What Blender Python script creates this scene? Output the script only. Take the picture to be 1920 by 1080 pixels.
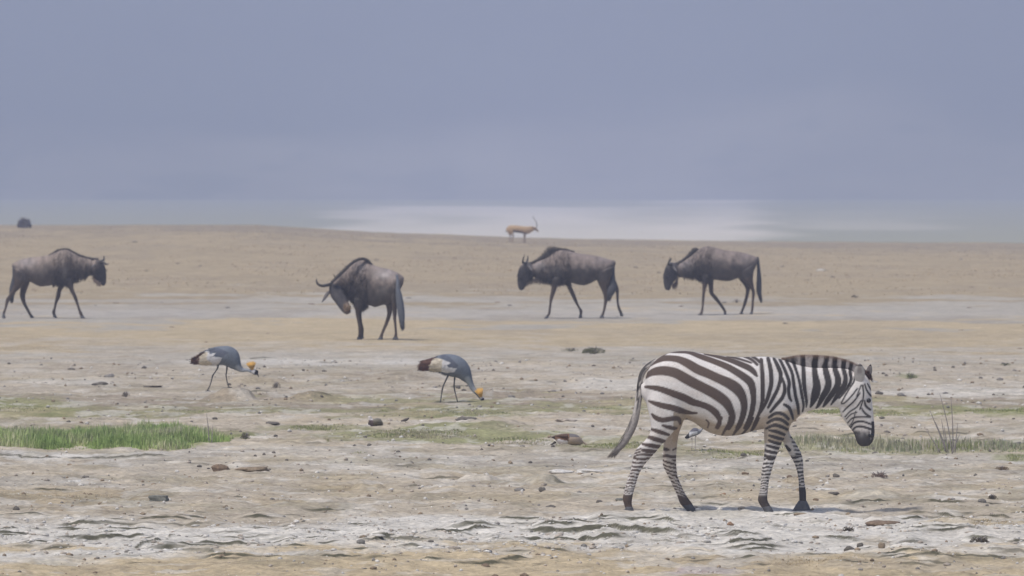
import bpy, bmesh, math, random
import numpy as np
from mathutils import Vector

random.seed(7); RNG = np.random.default_rng(7)
R = math.radians
for o in list(bpy.data.objects): bpy.data.objects.remove(o)
S = bpy.context.scene
COL = S.collection

# ------------------------------------------------------------------ camera
FPX, H, VH = 16450.0, 2.73, 313.0       # focal length in photo pixels, camera height, horizon row
cd = bpy.data.cameras.new('camera'); cam = bpy.data.objects.new('camera', cd); COL.objects.link(cam)
cd.sensor_width = 36.0; cd.lens = 36.0 * FPX / 1920.0
cd.clip_start = 1.0; cd.clip_end = 9000.0
cam.location = (0, 0, H)
cam.rotation_euler = (R(90) - math.atan((540 - VH) / FPX), 0, 0)
cd.dof.use_dof = True; cd.dof.focus_distance = 70.0; cd.dof.aperture_fstop = 11.0
S.camera = cam

# ------------------------------------------------------------------ world, sun, exposure
to_sun = Vector((-0.34, -0.30, 0.89)).normalized()
elev = math.asin(to_sun.z); azim = math.atan2(to_sun.x, to_sun.y)
w = bpy.data.worlds.new('World'); S.world = w; w.use_nodes = True
nt = w.node_tree; bg = nt.nodes['Background']
sky = nt.nodes.new('ShaderNodeTexSky'); sky.sky_type = 'NISHITA'; sky.sun_disc = False
sky.sun_elevation = elev; sky.sun_rotation = azim; sky.dust_density = 2.5
nt.links.new(sky.outputs[0], bg.inputs[0]); bg.inputs[1].default_value = 0.14
sl = bpy.data.lights.new('sun', 'SUN'); sl.energy = 3.1; sl.angle = R(4); sl.color = (1, .95, .88)
so = bpy.data.objects.new('sun', sl); COL.objects.link(so)
so.rotation_euler = to_sun.to_track_quat('Z', 'Y').to_euler()
S.view_settings.view_transform = 'Standard'; S.view_settings.look = 'None'
S.view_settings.gamma = 1.0; S.view_settings.use_curve_mapping = False
S.view_settings.exposure = 0.0
S.cycles.volume_bounces = 1

# ------------------------------------------------------------------ noise
def _h(ix, iy, seed):
    n = (ix.astype(np.int64) * 374761393 + iy.astype(np.int64) * 668265263 + seed * 1274126177) & 0x7fffffff
    n = ((n ^ (n >> 13)) * 1274126177) & 0x7fffffff
    n = (n ^ (n >> 16)) & 0xffff
    return n / 65535.0
def vnoise(x, y, seed=0):
    ix = np.floor(x); iy = np.floor(y); fx = x - ix; fy = y - iy
    fx = fx * fx * (3 - 2 * fx); fy = fy * fy * (3 - 2 * fy)
    a = _h(ix, iy, seed); b = _h(ix + 1, iy, seed); c = _h(ix, iy + 1, seed); d = _h(ix + 1, iy + 1, seed)
    return (a * (1 - fx) + b * fx) * (1 - fy) + (c * (1 - fx) + d * fx) * fy
def fbm(x, y, seed=0, oct=4, gain=.5):
    s = 0; a = 1; t = 0
    for k in range(oct):
        s = s + a * vnoise(x * 2 ** k + 13.7 * k, y * 2 ** k + 7.3 * k, seed + k); t += a; a *= gain
    return s / t
def sstep(a, b, x):
    t = np.clip((x - a) / (b - a), 0, 1); return t * t * (3 - 2 * t)

# ------------------------------------------------------------------ materials
def mat_attr(name, rough=.9, var=.18, scale=30, bump=.0, bscale=60, spec=.2, scale2=None):
    m = bpy.data.materials.new(name); m.use_nodes = True; n = m.node_tree.nodes; l = m.node_tree.links
    b = n['Principled BSDF']; b.inputs['Roughness'].default_value = rough
    b.inputs['Specular IOR Level'].default_value = spec
    at = n.new('ShaderNodeAttribute'); at.attribute_name = 'Col'
    tc = n.new('ShaderNodeTexCoord')
    nz = n.new('ShaderNodeTexNoise'); nz.inputs['Scale'].default_value = scale; nz.inputs['Detail'].default_value = 6
    l.new(tc.outputs['Object'], nz.inputs['Vector'])
    mr = n.new('ShaderNodeMapRange'); mr.inputs[1].default_value = .3; mr.inputs[2].default_value = .7
    mr.inputs[3].default_value = 1 - var; mr.inputs[4].default_value = 1 + var
    l.new(nz.outputs[0], mr.inputs[0])
    mx = n.new('ShaderNodeVectorMath'); mx.operation = 'SCALE'
    l.new(at.outputs['Color'], mx.inputs[0]); l.new(mr.outputs[0], mx.inputs['Scale'])
    out = mx.outputs[0]
    if scale2:
        nz3 = n.new('ShaderNodeTexNoise'); nz3.inputs['Scale'].default_value = scale2; nz3.inputs['Detail'].default_value = 4
        l.new(tc.outputs['Object'], nz3.inputs['Vector'])
        mr3 = n.new('ShaderNodeMapRange'); mr3.inputs[1].default_value = .3; mr3.inputs[2].default_value = .7
        mr3.inputs[3].default_value = 1 - var * .7; mr3.inputs[4].default_value = 1 + var * .7
        l.new(nz3.outputs[0], mr3.inputs[0])
        mx3 = n.new('ShaderNodeVectorMath'); mx3.operation = 'SCALE'
        l.new(out, mx3.inputs[0]); l.new(mr3.outputs[0], mx3.inputs['Scale']); out = mx3.outputs[0]
    l.new(out, b.inputs['Base Color'])
    if bump:
        nz2 = n.new('ShaderNodeTexNoise'); nz2.inputs['Scale'].default_value = bscale; nz2.inputs['Detail'].default_value = 8
        l.new(tc.outputs['Object'], nz2.inputs['Vector'])
        bp = n.new('ShaderNodeBump'); bp.inputs['Strength'].default_value = bump; bp.inputs['Distance'].default_value = .02
        l.new(nz2.outputs[0], bp.inputs['Height']); l.new(bp.outputs[0], b.inputs['Normal'])
    return m
def mat_flat(name, c, rough=.8, var=.2, scale=25, spec=.2):
    m = bpy.data.materials.new(name); m.use_nodes = True; n = m.node_tree.nodes; l = m.node_tree.links
    b = n['Principled BSDF']; b.inputs['Roughness'].default_value = rough
    b.inputs['Specular IOR Level'].default_value = spec
    tc = n.new('ShaderNodeTexCoord'); nz = n.new('ShaderNodeTexNoise'); nz.inputs['Scale'].default_value = scale
    l.new(tc.outputs['Object'], nz.inputs['Vector'])
    cr = n.new('ShaderNodeValToRGB'); cr.color_ramp.elements[0].position = .3; cr.color_ramp.elements[1].position = .7
    cr.color_ramp.elements[0].color = (*[k * (1 - var) for k in c], 1); cr.color_ramp.elements[1].color = (*[k * (1 + var) for k in c], 1)
    l.new(nz.outputs[0], cr.inputs[0]); l.new(cr.outputs[0], b.inputs['Base Color'])
    return m

M_GROUND = mat_attr('cracked_dirt', .95, .24, 20, .7, 40, .1, scale2=3.0)
M_HILL = mat_attr('hill_forest_haze', 1, .35, .012, 0, 1, 0, scale2=.004)
M_FUR = mat_attr('short_fur', .75, .1, 90, .15, 120, .25)
M_HAIR = mat_attr('hair', .7, .2, 60, 0, 1, .25)
M_FEATHER = mat_attr('feathers', .8, .1, 50, .15, 90, .2)
M_ROCK = mat_attr('stone', .95, .25, 40, .5, 60, .15)
M_LEAF = mat_attr('grass_blades', .8, .2, 3, 0, 1, .2)
M_HORN = mat_flat('dark_horn', (.07, .065, .06), .5)
M_HORN_PALE = mat_flat('grey_horn', (.22, .22, .23), .5)
M_HOOF = mat_flat('grey_hoof', (.095, .095, .10), .6)
M_EYE = mat_flat('eye', (.01, .008, .007), .15, spec=.5)
M_LEG = mat_flat('bird_leg', (.06, .06, .06), .6)
M_TWIG = mat_flat('dry_stem', (.27, .24, .22), .9)

# ------------------------------------------------------------------ object helpers
def tag(o, label=None, cat=None, group=None, kind=None):
    if label: o['label'] = label
    if cat: o['category'] = cat
    if group: o['group'] = group
    if kind: o['kind'] = kind
    return o
def empty(name, loc):
    o = bpy.data.objects.new(name, None); o.empty_display_size = .2; o.location = loc; COL.objects.link(o); return o
def set_col(me, cols):
    a = me.color_attributes.new('Col', 'FLOAT_COLOR', 'POINT')
    c = np.ones((len(me.vertices), 4), np.float32); c[:, :3] = cols
    a.data.foreach_set('color', c.ravel())
def link(name, me, mat, parent=None, smooth=True):
    if smooth: me.shade_smooth()
    me.materials.clear(); me.materials.append(mat)
    o = bpy.data.objects.new(name, me); COL.objects.link(o)
    if parent: o.parent = parent
    return o
def verts_of(me):
    v = np.empty(len(me.vertices) * 3, np.float32); me.vertices.foreach_get('co', v); return v.reshape(-1, 3)
def fast_mesh(name, V, F):
    """V (n,3), F (m,k) same k"""
    me = bpy.data.meshes.new(name); V = np.asarray(V, np.float32); F = np.asarray(F, np.int32); k = F.shape[1]
    me.vertices.add(len(V)); me.vertices.foreach_set('co', V.ravel())
    me.loops.add(F.size); me.loops.foreach_set('vertex_index', F.ravel())
    me.polygons.add(len(F)); me.polygons.foreach_set('loop_start', np.arange(0, F.size, k, dtype=np.int32))
    me.update(calc_edges=True); return me

def catmull(P, n=4):
    P = np.asarray(P, float); out = []
    for i in range(len(P) - 1):
        p0 = P[max(i - 1, 0)]; p1 = P[i]; p2 = P[i + 1]; p3 = P[min(i + 2, len(P) - 1)]
        for k in range(n):
            t = k / n
            out.append(.5 * ((2 * p1) + (-p0 + p2) * t + (2 * p0 - 5 * p1 + 4 * p2 - p3) * t * t + (-p0 + 3 * p1 - 3 * p2 + p3) * t ** 3))
    out.append(P[-1]); return np.array(out)

class Geo:
    """collects closed lofts and tubes as one vertex and face list"""
    def __init__(s): s.V = []; s.F = []
    def loft(s, st, seg=24, n=3, ex=2.2, cap=.45):
        """st rows: tx,tz,bx,bz,halfwidth,yc (metres)"""
        A = catmull(st, n) if n > 1 else np.asarray(st, float)
        rings = []
        th = np.linspace(0, 2 * math.pi, seg, endpoint=False)
        c, q = np.cos(th), np.sin(th)
        c = np.sign(c) * np.abs(c) ** (2 / ex); q = np.sign(q) * np.abs(q) ** (2 / ex)
        def ring(a, f=1.0, off=(0, 0)):
            cx, cz = (a[0] + a[2]) / 2 + off[0], (a[1] + a[3]) / 2 + off[1]
            ax, az = (a[0] - a[2]) / 2 * f, (a[1] - a[3]) / 2 * f
            return np.stack([cx + ax * c, a[5] + abs(a[4]) * f * q, cz + az * c], 1)
        def capoff(a, b):
            d = np.array([(a[0] + a[2] - b[0] - b[2]) / 2, (a[1] + a[3] - b[1] - b[3]) / 2]); L = np.hypot(*d) or 1
            r = math.hypot(a[0] - a[2], a[1] - a[3]) / 2
            return d / L * min(r, abs(a[4])) * cap
        o0 = capoff(A[0], A[1]); o1 = capoff(A[-1], A[-2])
        rings.append(ring(A[0], .55, o0))
        for a in A: rings.append(ring(a))
        rings.append(ring(A[-1], .55, o1))
        b = len(s.V)
        for r in rings: s.V += r.tolist()
        N = len(rings)
        for i in range(N - 1):
            for j in range(seg):
                k = (j + 1) % seg
                s.F.append((b + i * seg + j, b + i * seg + k, b + (i + 1) * seg + k, b + (i + 1) * seg + j))
        s.F.append(tuple(b + j for j in reversed(range(seg)))); s.F.append(tuple(b + (N - 1) * seg + j for j in range(seg)))
    def tube(s, P, seg=10, n=3):
        """P rows: x,y,z,r"""
        A = catmull(P, n) if n > 1 else np.asarray(P, float)
        b = len(s.V); N = len(A)
        for i in range(N):
            d = A[min(i + 1, N - 1), :3] - A[max(i - 1, 0), :3]; d = Vector(d).normalized()
            u = d.cross(Vector((0, 1, .001))); u = u.normalized() if u.length > .01 else Vector((1, 0, 0)); v = d.cross(u)
            for j in range(seg):
                t = 2 * math.pi * j / seg
                p = Vector(A[i, :3]) + (u * math.cos(t) + v * math.sin(t)) * max(A[i, 3], 1e-4); s.V.append(tuple(p))
        for i in range(N - 1):
            for j in range(seg):
                k = (j + 1) % seg
                s.F.append((b + i * seg + j, b + i * seg + k, b + (i + 1) * seg + k, b + (i + 1) * seg + j))
        s.F.append(tuple(b + j for j in reversed(range(seg)))); s.F.append(tuple(b + (N - 1) * seg + j for j in range(seg)))
    def hair(s, root, tip, wd, curve=(0, 0, 0)):
        r = Vector(root); t = Vector(tip); d = (t - r).normalized(); u = d.cross(Vector((0, 1, 0)))
        u = u.normalized() * wd if u.length > .01 else Vector((wd, 0, 0)); y = Vector((0, wd, 0)); m = (r + t) / 2 + Vector(curve)
        b = len(s.V)
        for c, f in ((r, 1), (m, .8)):
            s.V += [tuple(c + u * f), tuple(c - u * f * .5 + y * f), tuple(c - u * f * .5 - y * f)]
        s.V.append(tuple(t))
        for j in range(3):
            k = (j + 1) % 3; s.F.append((b + j, b + k, b + 3 + k, b + 3 + j)); s.F.append((b + 3 + j, b + 3 + k, b + 6))
    def mesh(s, name):
        me = bpy.data.meshes.new(name); me.from_pydata([tuple(v) for v in s.V], [], s.F); me.update(); return me
    def merged(s, name, voxel, smooth=4, fac=.5):
        me = s.mesh(name + '_raw'); o = bpy.data.objects.new('tmp', me); COL.objects.link(o)
        m = o.modifiers.new('r', 'REMESH'); m.mode = 'VOXEL'; m.voxel_size = voxel
        m2 = o.modifiers.new('s', 'SMOOTH'); m2.iterations = smooth; m2.factor = fac
        dg = bpy.context.evaluated_depsgraph_get(); dg.update()
        new = bpy.data.meshes.new_from_object(o.evaluated_get(dg)); new.name = name
        bpy.data.objects.remove(o); bpy.data.meshes.remove(me); return new

class Frame:
    """maps photo side-view coordinates of one animal to its own metres"""
    def __init__(s, u0, v0): s.u0 = u0; s.v0 = v0; s.s = (v0 - VH) / H
    def xz(s, u, v): return (u - s.u0) / s.s, (s.v0 - v) / s.s
    def uv(s, V): return V[:, 0] * s.s + s.u0, s.v0 - V[:, 2] * s.s
    def st(s, rows, T=None):
        out = []
        for (a, b, hw, yc) in rows:
            if T: a = T(*a); b = T(*b)
            x0, z0 = s.xz(*a); x1, z1 = s.xz(*b); out.append((x0, z0, x1, z1, hw, yc))
        return out
    def pt(s, u, v, y=0, T=None):
        if T: u, v = T(u, v)
        x, z = s.xz(u, v); return (x, y, z)
    def tb(s, rows, T=None):     # rows u,v,y,r_px (crop px when T)
        k = (T(1, 0)[0] - T(0, 0)[0]) if T else 1
        return [(*s.pt(u, v, y, T), r * k / s.s) for (u, v, y, r) in rows]
def crop(scale, u0, v0): return lambda u, v: (u / scale + u0, v / scale + v0)

def near_lines(U, V, lines, soft=1.0, grow=0.0):
    """coverage 0..1 of variable-width polylines. lines: list of [(u,v,halfwidth)...] in photo px"""
    cov = np.zeros(len(U))
    for L in lines:
        A = catmull(L, 4)
        mg = A[:, 2].max() + 4 + soft; umin, umax = A[:, 0].min() - mg, A[:, 0].max() + mg; vmin, vmax = A[:, 1].min() - mg, A[:, 1].max() + mg
        idx = np.where((U > umin) & (U < umax) & (V > vmin) & (V < vmax))[0]
        if not len(idx): continue
        u, v = U[idx], V[idx]; best = np.full(len(idx), -99.0)
        for i in range(len(A) - 1):
            a, b = A[i], A[i + 1]; du, dv = b[0] - a[0], b[1] - a[1]; q = du * du + dv * dv + 1e-9
            t = np.clip(((u - a[0]) * du + (v - a[1]) * dv) / q, 0, 1)
            d = np.hypot(u - a[0] - t * du, v - a[1] - t * dv); best = np.maximum(best, a[2] + t * (b[2] - a[2]) + (grow[idx] if hasattr(grow, 'shape') else grow) - d)
        cov[idx] = np.maximum(cov[idx], np.clip(best / soft + .5, 0, 1))
    return cov
def in_poly(U, V, poly):
    r = np.zeros(len(U), bool); n = len(poly); j = n - 1
    for i in range(n):
        xi, yi = poly[i]; xj, yj = poly[j]
        c = ((yi > V) != (yj > V)) & (U < (xj - xi) * (V - yi) / (yj - yi + 1e-12) + xi); r ^= c; j = i
    return r
def mixc(c, col, k): return c * (1 - k[:, None]) + np.array(col) * k[:, None]

# ================================================================== TERRAIN
U_K = np.array([-900, 0, 300, 480, 700, 1000, 1300, 1920, 2800]); V_K = np.array([430, 425, 424, 424, 438, 450, 456, 461, 458])
RIDGE = 325.0
def D_of(v): return FPX * H / (v - VH)
def world(u, v):
    d = D_of(v); return ((u - 960) * d / FPX, d)

_a = crop(3, 0, 840); _b = crop(3, 640, 840); _c = crop(3, 1280, 840)
LEDGES = []
def L(T, pts, h, dark=1.0): LEDGES.append(([T(*p) for p in pts], h / 3, dark))
L(_a, [(-60, 45), (0, 45), (150, 50), (250, 45), (330, 58), (500, 55), (560, 45), (650, 60), (800, 50), (950, 60)], 13, .7)
L(_a, [(-60, 495), (0, 492), (60, 492), (160, 485)], 14)
L(_a, [(150, 540), (300, 538), (350, 545), (430, 522)], 9)
L(_a, [(430, 517), (500, 525), (600, 520), (700, 515), (770, 497), (820, 497)], 22)
L(_a, [(650, 578), (740, 570), (780, 560), (850, 552), (870, 538), (930, 545), (945, 520), (1000, 515)], 20)
L(_a, [(1035, 512), (1080, 515), (1160, 515)], 12)
L(_a, [(1100, 550), (1200, 545), (1300, 548), (1350, 550), (1380, 558), (1460, 552)], 15)
L(_a, [(1570, 540), (1600, 527), (1660, 520)], 18); L(_a, [(1745, 540), (1800, 550), (1900, 535)], 12)
L(_a, [(1580, 450), (1670, 450)], 14); L(_a, [(1700, 455), (1790, 460)], 16)
L(_a, [(200, 500), (235, 490)], 8); L(_a, [(1040, 365), (1140, 368)], 8)
L(_b, [(140, 535), (200, 525), (320, 512)], 24)
L(_b, [(500, 485), (680, 485), (720, 470), (780, 452), (860, 457)], 20)
L(_b, [(1040, 460), (1100, 450), (1205, 450), (1215, 460), (1300, 447), (1440, 440), (1600, 447), (1700, 440), (1820, 455), (1890, 490)], 26)
L(_b, [(830, 505), (900, 510)], 20)
L(_b, [(1015, 515), (1080, 515), (1110, 515), (1150, 545), (1230, 525), (1330, 540), (1370, 502), (1400, 515), (1500, 510), (1580, 525)], 22)
L(_b, [(880, 645), (960, 635), (1080, 630)], 14); L(_b, [(1750, 405), (1890, 412)], 26); L(_b, [(230, 490), (290, 482)], 20)
L(_b, [(830, 425), (890, 440)], 12); L(_b, [(1850, 512), (1920, 530)], 12)
L(_c, [(100, 552), (200, 550)], 12); L(_c, [(220, 552), (340, 545), (400, 535), (500, 530)], 20)
L(_c, [(780, 500), (830, 500), (870, 510), (980, 515)], 22); L(_c, [(930, 312), (1000, 302), (1170, 292)], 16, .8)
L(_c, [(1290, 370), (1380, 372)], 24); L(_c, [(1430, 372), (1550, 377)], 30); L(_c, [(1560, 360), (1640, 362)], 16)
L(_c, [(1680, 372), (1850, 385)], 30); L(_c, [(1850, 350), (1960, 352)], 14); L(_c, [(1370, 302), (1580, 305)], 16)
L(_c, [(1610, 505), (1750, 510)], 34); L(_c, [(1050, 625), (1400, 630), (1900, 612)], 9, .6); L(_c, [(700, 610), (850, 615)], 15)
L(_c, [(490, 370), (680, 375)], 9, .7); L(_c, [(-160, 530), (-60, 540)], 14); L(_c, [(0, 530), (60, 540)], 10)
for k in range(370):          # many small unnamed scarps of the crust
    v = random.uniform(968, 1060) if k < 210 else (random.uniform(868, 968) if k < 270 else random.uniform(655, 865)); u = random.uniform(-150, 2070); n = random.randint(2, 5) if k % 3 else random.randint(4, 9); pts = []
    for i in range(n): pts.append((u, v + random.uniform(-.7, .7))); u += random.uniform(7, 22)
    LEDGES.append((pts, random.uniform(1.5, 5.5) if k < 210 else random.uniform(1.2, 3.2), random.uniform(.4, 1) if k < 210 else random.uniform(.3, .8)))

MOUNDS = [(430, 752, 62, 20), (590, 752, 60, 10), (900, 899, 50, 10), (1015, 905, 42, 12), (690, 913, 42, 11), (480, 716, 60, 8), (760, 712, 90, 12), (900, 745, 70, 10), (610, 938, 50, 7), (1800, 985, 60, 6), (1655, 980, 40, 8), (870, 805, 150, 10), (1500, 905, 40, 7), (1640, 932, 60, 8)]
FEET = [(1180, 961), (1298, 958), (1440, 958), (1503, 957), (1340, 958)]
def height(X, Y, detail=True):
    """returns z, ledge face mask"""
    X = np.asarray(X, float); Y = np.asarray(Y, float)
    u = X * FPX / np.maximum(Y, 20) + 960
    zc = H - (np.interp(u, U_K, V_K) - VH) * RIDGE / FPX
    z = zc * sstep(175, RIDGE, Y)
    z = z + (fbm(X * .05, Y * .03, 11) - .5) * .12 * sstep(120, 230, Y)
    dropz = sstep(RIDGE + 5, 560, Y)
    z = z * (1 - dropz) - 6.0 * dropz
    face = np.zeros_like(z)
    if detail:
        fade = 1 - sstep(90, 160, Y)
        z = z + fade * ((fbm(X * .7, Y * .45, 3, 4) - .5) * .07 + (fbm(X * 4, Y * 2.2, 5, 4) - .5) * .06 + (fbm(X * 14, Y * 8, 9, 3) - .5) * .028)
        z = z + (1 - fade) * (1 - dropz) * (fbm(X * .8, Y * .4, 21, 4) - .5) * .06
        for (mu, mv, rx, hp) in MOUNDS:
            mx, md = world(mu, mv); sx = rx * md / FPX; q = ((X - mx) / sx) ** 2 + ((Y - md - sx * 1.2) / (sx * 1.6)) ** 2; m = q < 4
            if m.any():
                e = np.sqrt(q[m]) + (fbm(X[m] * 4, Y[m] * 2, 33, 3) - .5) * .9; z[m] += hp * md / FPX * (1 - sstep(.35, 1.05, e)) * (.75 + .5 * fbm(X[m] * 6, Y[m] * 3, 35, 3))
        for pts, hpx, dark in LEDGES:
            W = np.array([world(*p) for p in pts]); x0, x1 = W[0, 0], W[-1, 0]; ym = W[:, 1].mean()
            hh = hpx * D_of(pts[0][1]) / FPX * 1.0
            m = (X > x0 - .15) & (X < x1 + .15) & (Y > W[:, 1].min() - .7) & (Y < W[:, 1].max() + 2.2)
            if not m.any(): continue
            x = X[m]; y = Y[m]
            tl = W[0, 1] + (W[-1, 1] - W[0, 1]) * (x - x0) / max(x1 - x0, .05); dev = np.interp(x, W[:, 0], W[:, 1]) - tl
            yl = tl + .12 * dev + (fbm(x * 4, x * 0 + ym, 31, 2) - .5) * .3
            ends = sstep(x0 - .1, x0 + .15, x) * (1 - sstep(x1 - .15, x1 + .1, x))
            hloc = hh * ends * (.6 + .8 * np.round(fbm(x * 6, x * 0 + ym * 3, 37, 2) * 5) / 5)
            hloc = np.maximum(hloc + .7 * ends * dev * H / tl, np.maximum(.25 * hloc, 0))
            hloc = np.minimum(hloc, 1.25 * hh)
            d = y - yl
            z[m] += hloc * sstep(-.06, .06, d) * (1 - sstep(.3, 1.9, d)) - .15 * hloc * (1 - sstep(-.08, .0, d)) * sstep(-.6, -.08, d)
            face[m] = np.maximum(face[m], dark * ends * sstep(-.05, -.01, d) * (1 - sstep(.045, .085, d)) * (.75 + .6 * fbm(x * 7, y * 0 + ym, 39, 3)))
    return z, face
def zat(x, y): return float(height(np.array([x]), np.array([y]))[0][0])

YEL = (.45, .365, .235); PINK = (.43, .372, .285); CRUST = (.58, .545, .48); TAN = (.375, .305, .20); GREY = (.405, .368, .305); OLV = (.27, .25, .14)
DRY = (.385, .31, .20); GRN = (.24, .25, .10); DUN = (.30, .25, .185)
BANDS = [(400, DRY), (440, DRY), (452, DUN), (468, DRY), (530, DRY), (555, TAN), (568, GREY), (600, GREY), (612, YEL), (640, YEL), (655, PINK), (672, GREY), (690, PINK), (720, PINK),
         (738, PINK), (752, DUN), (764, OLV), (782, OLV), (790, PINK), (845, PINK), (866, GREY), (900, PINK), (955, PINK), (975, CRUST), (1030, CRUST), (1046, YEL), (1100, YEL), (1400, PINK)]
# (u,v,ru,rv,colour,strength)
PATCH = [(200, 822, 260, 24, GRN, .9), (800, 815, 240, 16, GRN, .75), (600, 802, 130, 8, GRN, .55), (1180, 832, 150, 14, GRN, .5), (1760, 772, 330, 11, GRN, .8), (1700, 835, 330, 18, GRN, .6), (1400, 850, 200, 8, OLV, .6), (1900, 856, 60, 6, GRN, .5),
         (40, 765, 110, 20, GRN, .6), (850, 778, 200, 10, GRN, .5), (130, 930, 140, 14, TAN, .8), (520, 938, 60, 9, TAN, .6), (650, 910, 70, 10, TAN, .6), (900, 892, 80, 8, TAN, .7), (1010, 900, 60, 10, TAN, .6), (160, 956, 90, 6, TAN, .4),
         (1500, 905, 60, 10, TAN, .5), (1830, 980, 110, 9, YEL, .75), (1655, 975, 45, 8, DUN, .7), (40, 655, 150, 9, YEL, .9), (200, 690, 160, 10, DUN, .35), (600, 678, 260, 7, CRUST, .75), (1150, 722, 120, 14, CRUST, .6), (1800, 738, 200, 10, CRUST, .7),
         (120, 715, 110, 8, CRUST, .5), (150, 855, 180, 5, CRUST, .95), (1250, 880, 200, 12, CRUST, .5), (1380, 880, 90, 8, CRUST, .6), (1620, 934, 60, 5, CRUST, .8), (1780, 936, 70, 5, CRUST, .7), (430, 880, 45, 5, TAN, .5), (360, 640, 500, 9, YEL, .5),
         (1500, 645, 420, 14, YEL, .7), (950, 735, 120, 14, DUN, .5), (780, 705, 140, 12, DUN, .4), (480, 710, 80, 10, DUN, .4), (1100, 590, 900, 9, (.425, .39, .34), .6), (100, 585, 350, 10, (.425, .39, .34), .55), (1500, 1052, 180, 14, TAN, .7), (1320, 1075, 70, 10, (.40, .33, .31), .9),
         (1500, 1038, 500, 10, CRUST, .4), (1640, 1020, 30, 12, TAN, .5), (1730, 1062, 260, 8, PINK, .5), (460, 455, 170, 8, DUN, .7), (800, 540, 500, 10, DUN, .35), (120, 500, 60, 5, DUN, .3), (1150, 765, 60, 6, GRN, .4), (1700, 704, 20, 5, GRN, .5), (90, 905, 120, 12, GREY, .5)]
def ground_col(X, Y, face, z):
    v = VH + FPX * H / np.maximum(Y, 12); u = X * FPX / np.maximum(Y, 12) + 960
    n1 = fbm(X * .45, Y * .28, 41, 5) - .5; n2 = fbm(X * 2.2, Y * 1.1, 43, 4) - .5; n3 = fbm(X * 9, Y * 5, 47, 3) - .5
    sc = np.interp(v, [300, 430, 600, 700, 1080], [4, 26, 85, 74, 85])
    vw = v + (n1 * 1.0 + n2 * .45) * sc
    vb = np.array([b[0] for b in BANDS], float); C = np.zeros((len(X), 3))
    vw = np.where(v > 1075, v, vw)
    for k in range(3): C[:, k] = np.interp(vw, vb, np.array([b[1][k] for b in BANDS]))
    for (pu, pv, ru, rv, c, st) in PATCH:
        pd = D_of(pv)
        q = ((u - pu) / ru) ** 2 + ((v - pv) / rv) ** 2
        m = q < 5
        if not m.any(): continue
        e = np.sqrt(q[m]) + n2[m] * 1.1 + n1[m] * .7 + n3[m] * .35
        C[m] = mixc(C[m], c, st * (1 - sstep(.65, 1.1, e)))
    # crust flakes and dirt mottling
    fl = fbm(X * 3.2, Y * 1.3, 53, 5); near = 1 - sstep(95, 160, Y)
    C = mixc(C, CRUST, near * sstep(.56, .64, fl) * .5)
    C = mixc(C, DUN, near * sstep(.56, .64, fbm(X * 2.1, Y * 1.0, 59, 5)) * .2)
    C = mixc(C, DUN, (1 - near) * sstep(.55, .68, fbm(X * .5, Y * .14, 61, 5)) * .3)
    off = 1 - .85 * sstep(955, 975, v) * (1 - sstep(1030, 1050, v))
    C = mixc(C, (.24, .21, .13), near * off * sstep(.57, .68, fbm(X * 1.3, Y * .8, 67, 5)) * .4)
    C = mixc(C, YEL, near * off * sstep(.55, .66, fbm(X * .9, Y * .5, 69, 5)) * .35)
    C = C * (1 + .24 * n2 + .32 * n3 * near + .16 * n1)[:, None]
    C = mixc(C, (.085, .08, .048), np.clip(face * 1.5, 0, 1) * .95)  # ledge faces: dark bare soil, with shade below the lip painted in
    # the far plain
    far = sstep(480, 700, Y)
    PL = np.tile(np.array([[.36, .34, .19]]), (len(X), 1))
    nn = fbm(X * .012, Y * .0035, 71, 4)
    uu = u + (fbm(X * .03, Y * .008, 73, 4) - .5) * 260
    def blob(u0, u1, d0, d1, e=80): return sstep(u0 - e, u0 + e, uu) * (1 - sstep(u1 - e, u1 + e, uu)) * sstep(d0, d0 * 1.06, Y + (nn - .5) * 500) * (1 - sstep(d1 * .95, d1, Y + (nn - .5) * 900))
    wht = np.maximum(blob(650, 1430, 900, 2240), .35 * blob(1480, 1760, 1250, 1700))
    wht = wht * (.72 + .5 * (fbm(X * .02, Y * .004, 77, 3) - .3))
    wht = wht * (1 - .6 * np.exp(-((uu - 800) / 90) ** 2 - ((Y - 1480) / 200) ** 2)) * (1 - .45 * np.exp(-((uu - 1180) / 110) ** 2 - ((Y - 1500) / 200) ** 2))
    wht = wht * (.45 + .7 * sstep(.25, .65, fbm(X * .03, Y * .0022, 78, 4)))
    PL = mixc(PL, (.80, .71, .54), np.clip(wht, 0, 1))
    C = C * (1 - far)[:, None] + PL * far[:, None]
    return C

def build_ground():
    ys = [-50, -30, -10, 10, 25, 35, 43, 49, 53]
    y = 55.0
    while y < 340:
        ys.append(y)
        y += .033 if y < 73 else (.045 + (y - 73) * .0035 if y < 112 else (.2 + (y - 112) * .008))
    y = 340.0
    while y < 2700: ys.append(y); y *= 1.018
    ys.append(2750.0); ys = np.array(ys)
    t = np.linspace(-.056, .056, 860); g = [.056]
    while g[-1] < 1.6: g.append(g[-1] * 1.14 + .0006)
    g = np.array(g[1:]); t = np.concatenate([-g[::-1], t, g])
    T, Yg = np.meshgrid(t, ys); X = np.clip(T * (Yg + 60), -2590, 2590); sh = X.shape
    Xf, Yf = X.ravel(), Yg.ravel()
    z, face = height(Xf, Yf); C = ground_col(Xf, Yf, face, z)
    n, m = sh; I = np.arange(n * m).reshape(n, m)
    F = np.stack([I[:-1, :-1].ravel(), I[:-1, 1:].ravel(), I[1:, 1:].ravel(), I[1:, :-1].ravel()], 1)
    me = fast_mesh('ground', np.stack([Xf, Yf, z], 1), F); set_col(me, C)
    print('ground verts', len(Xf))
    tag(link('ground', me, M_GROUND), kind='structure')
build_ground()

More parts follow.
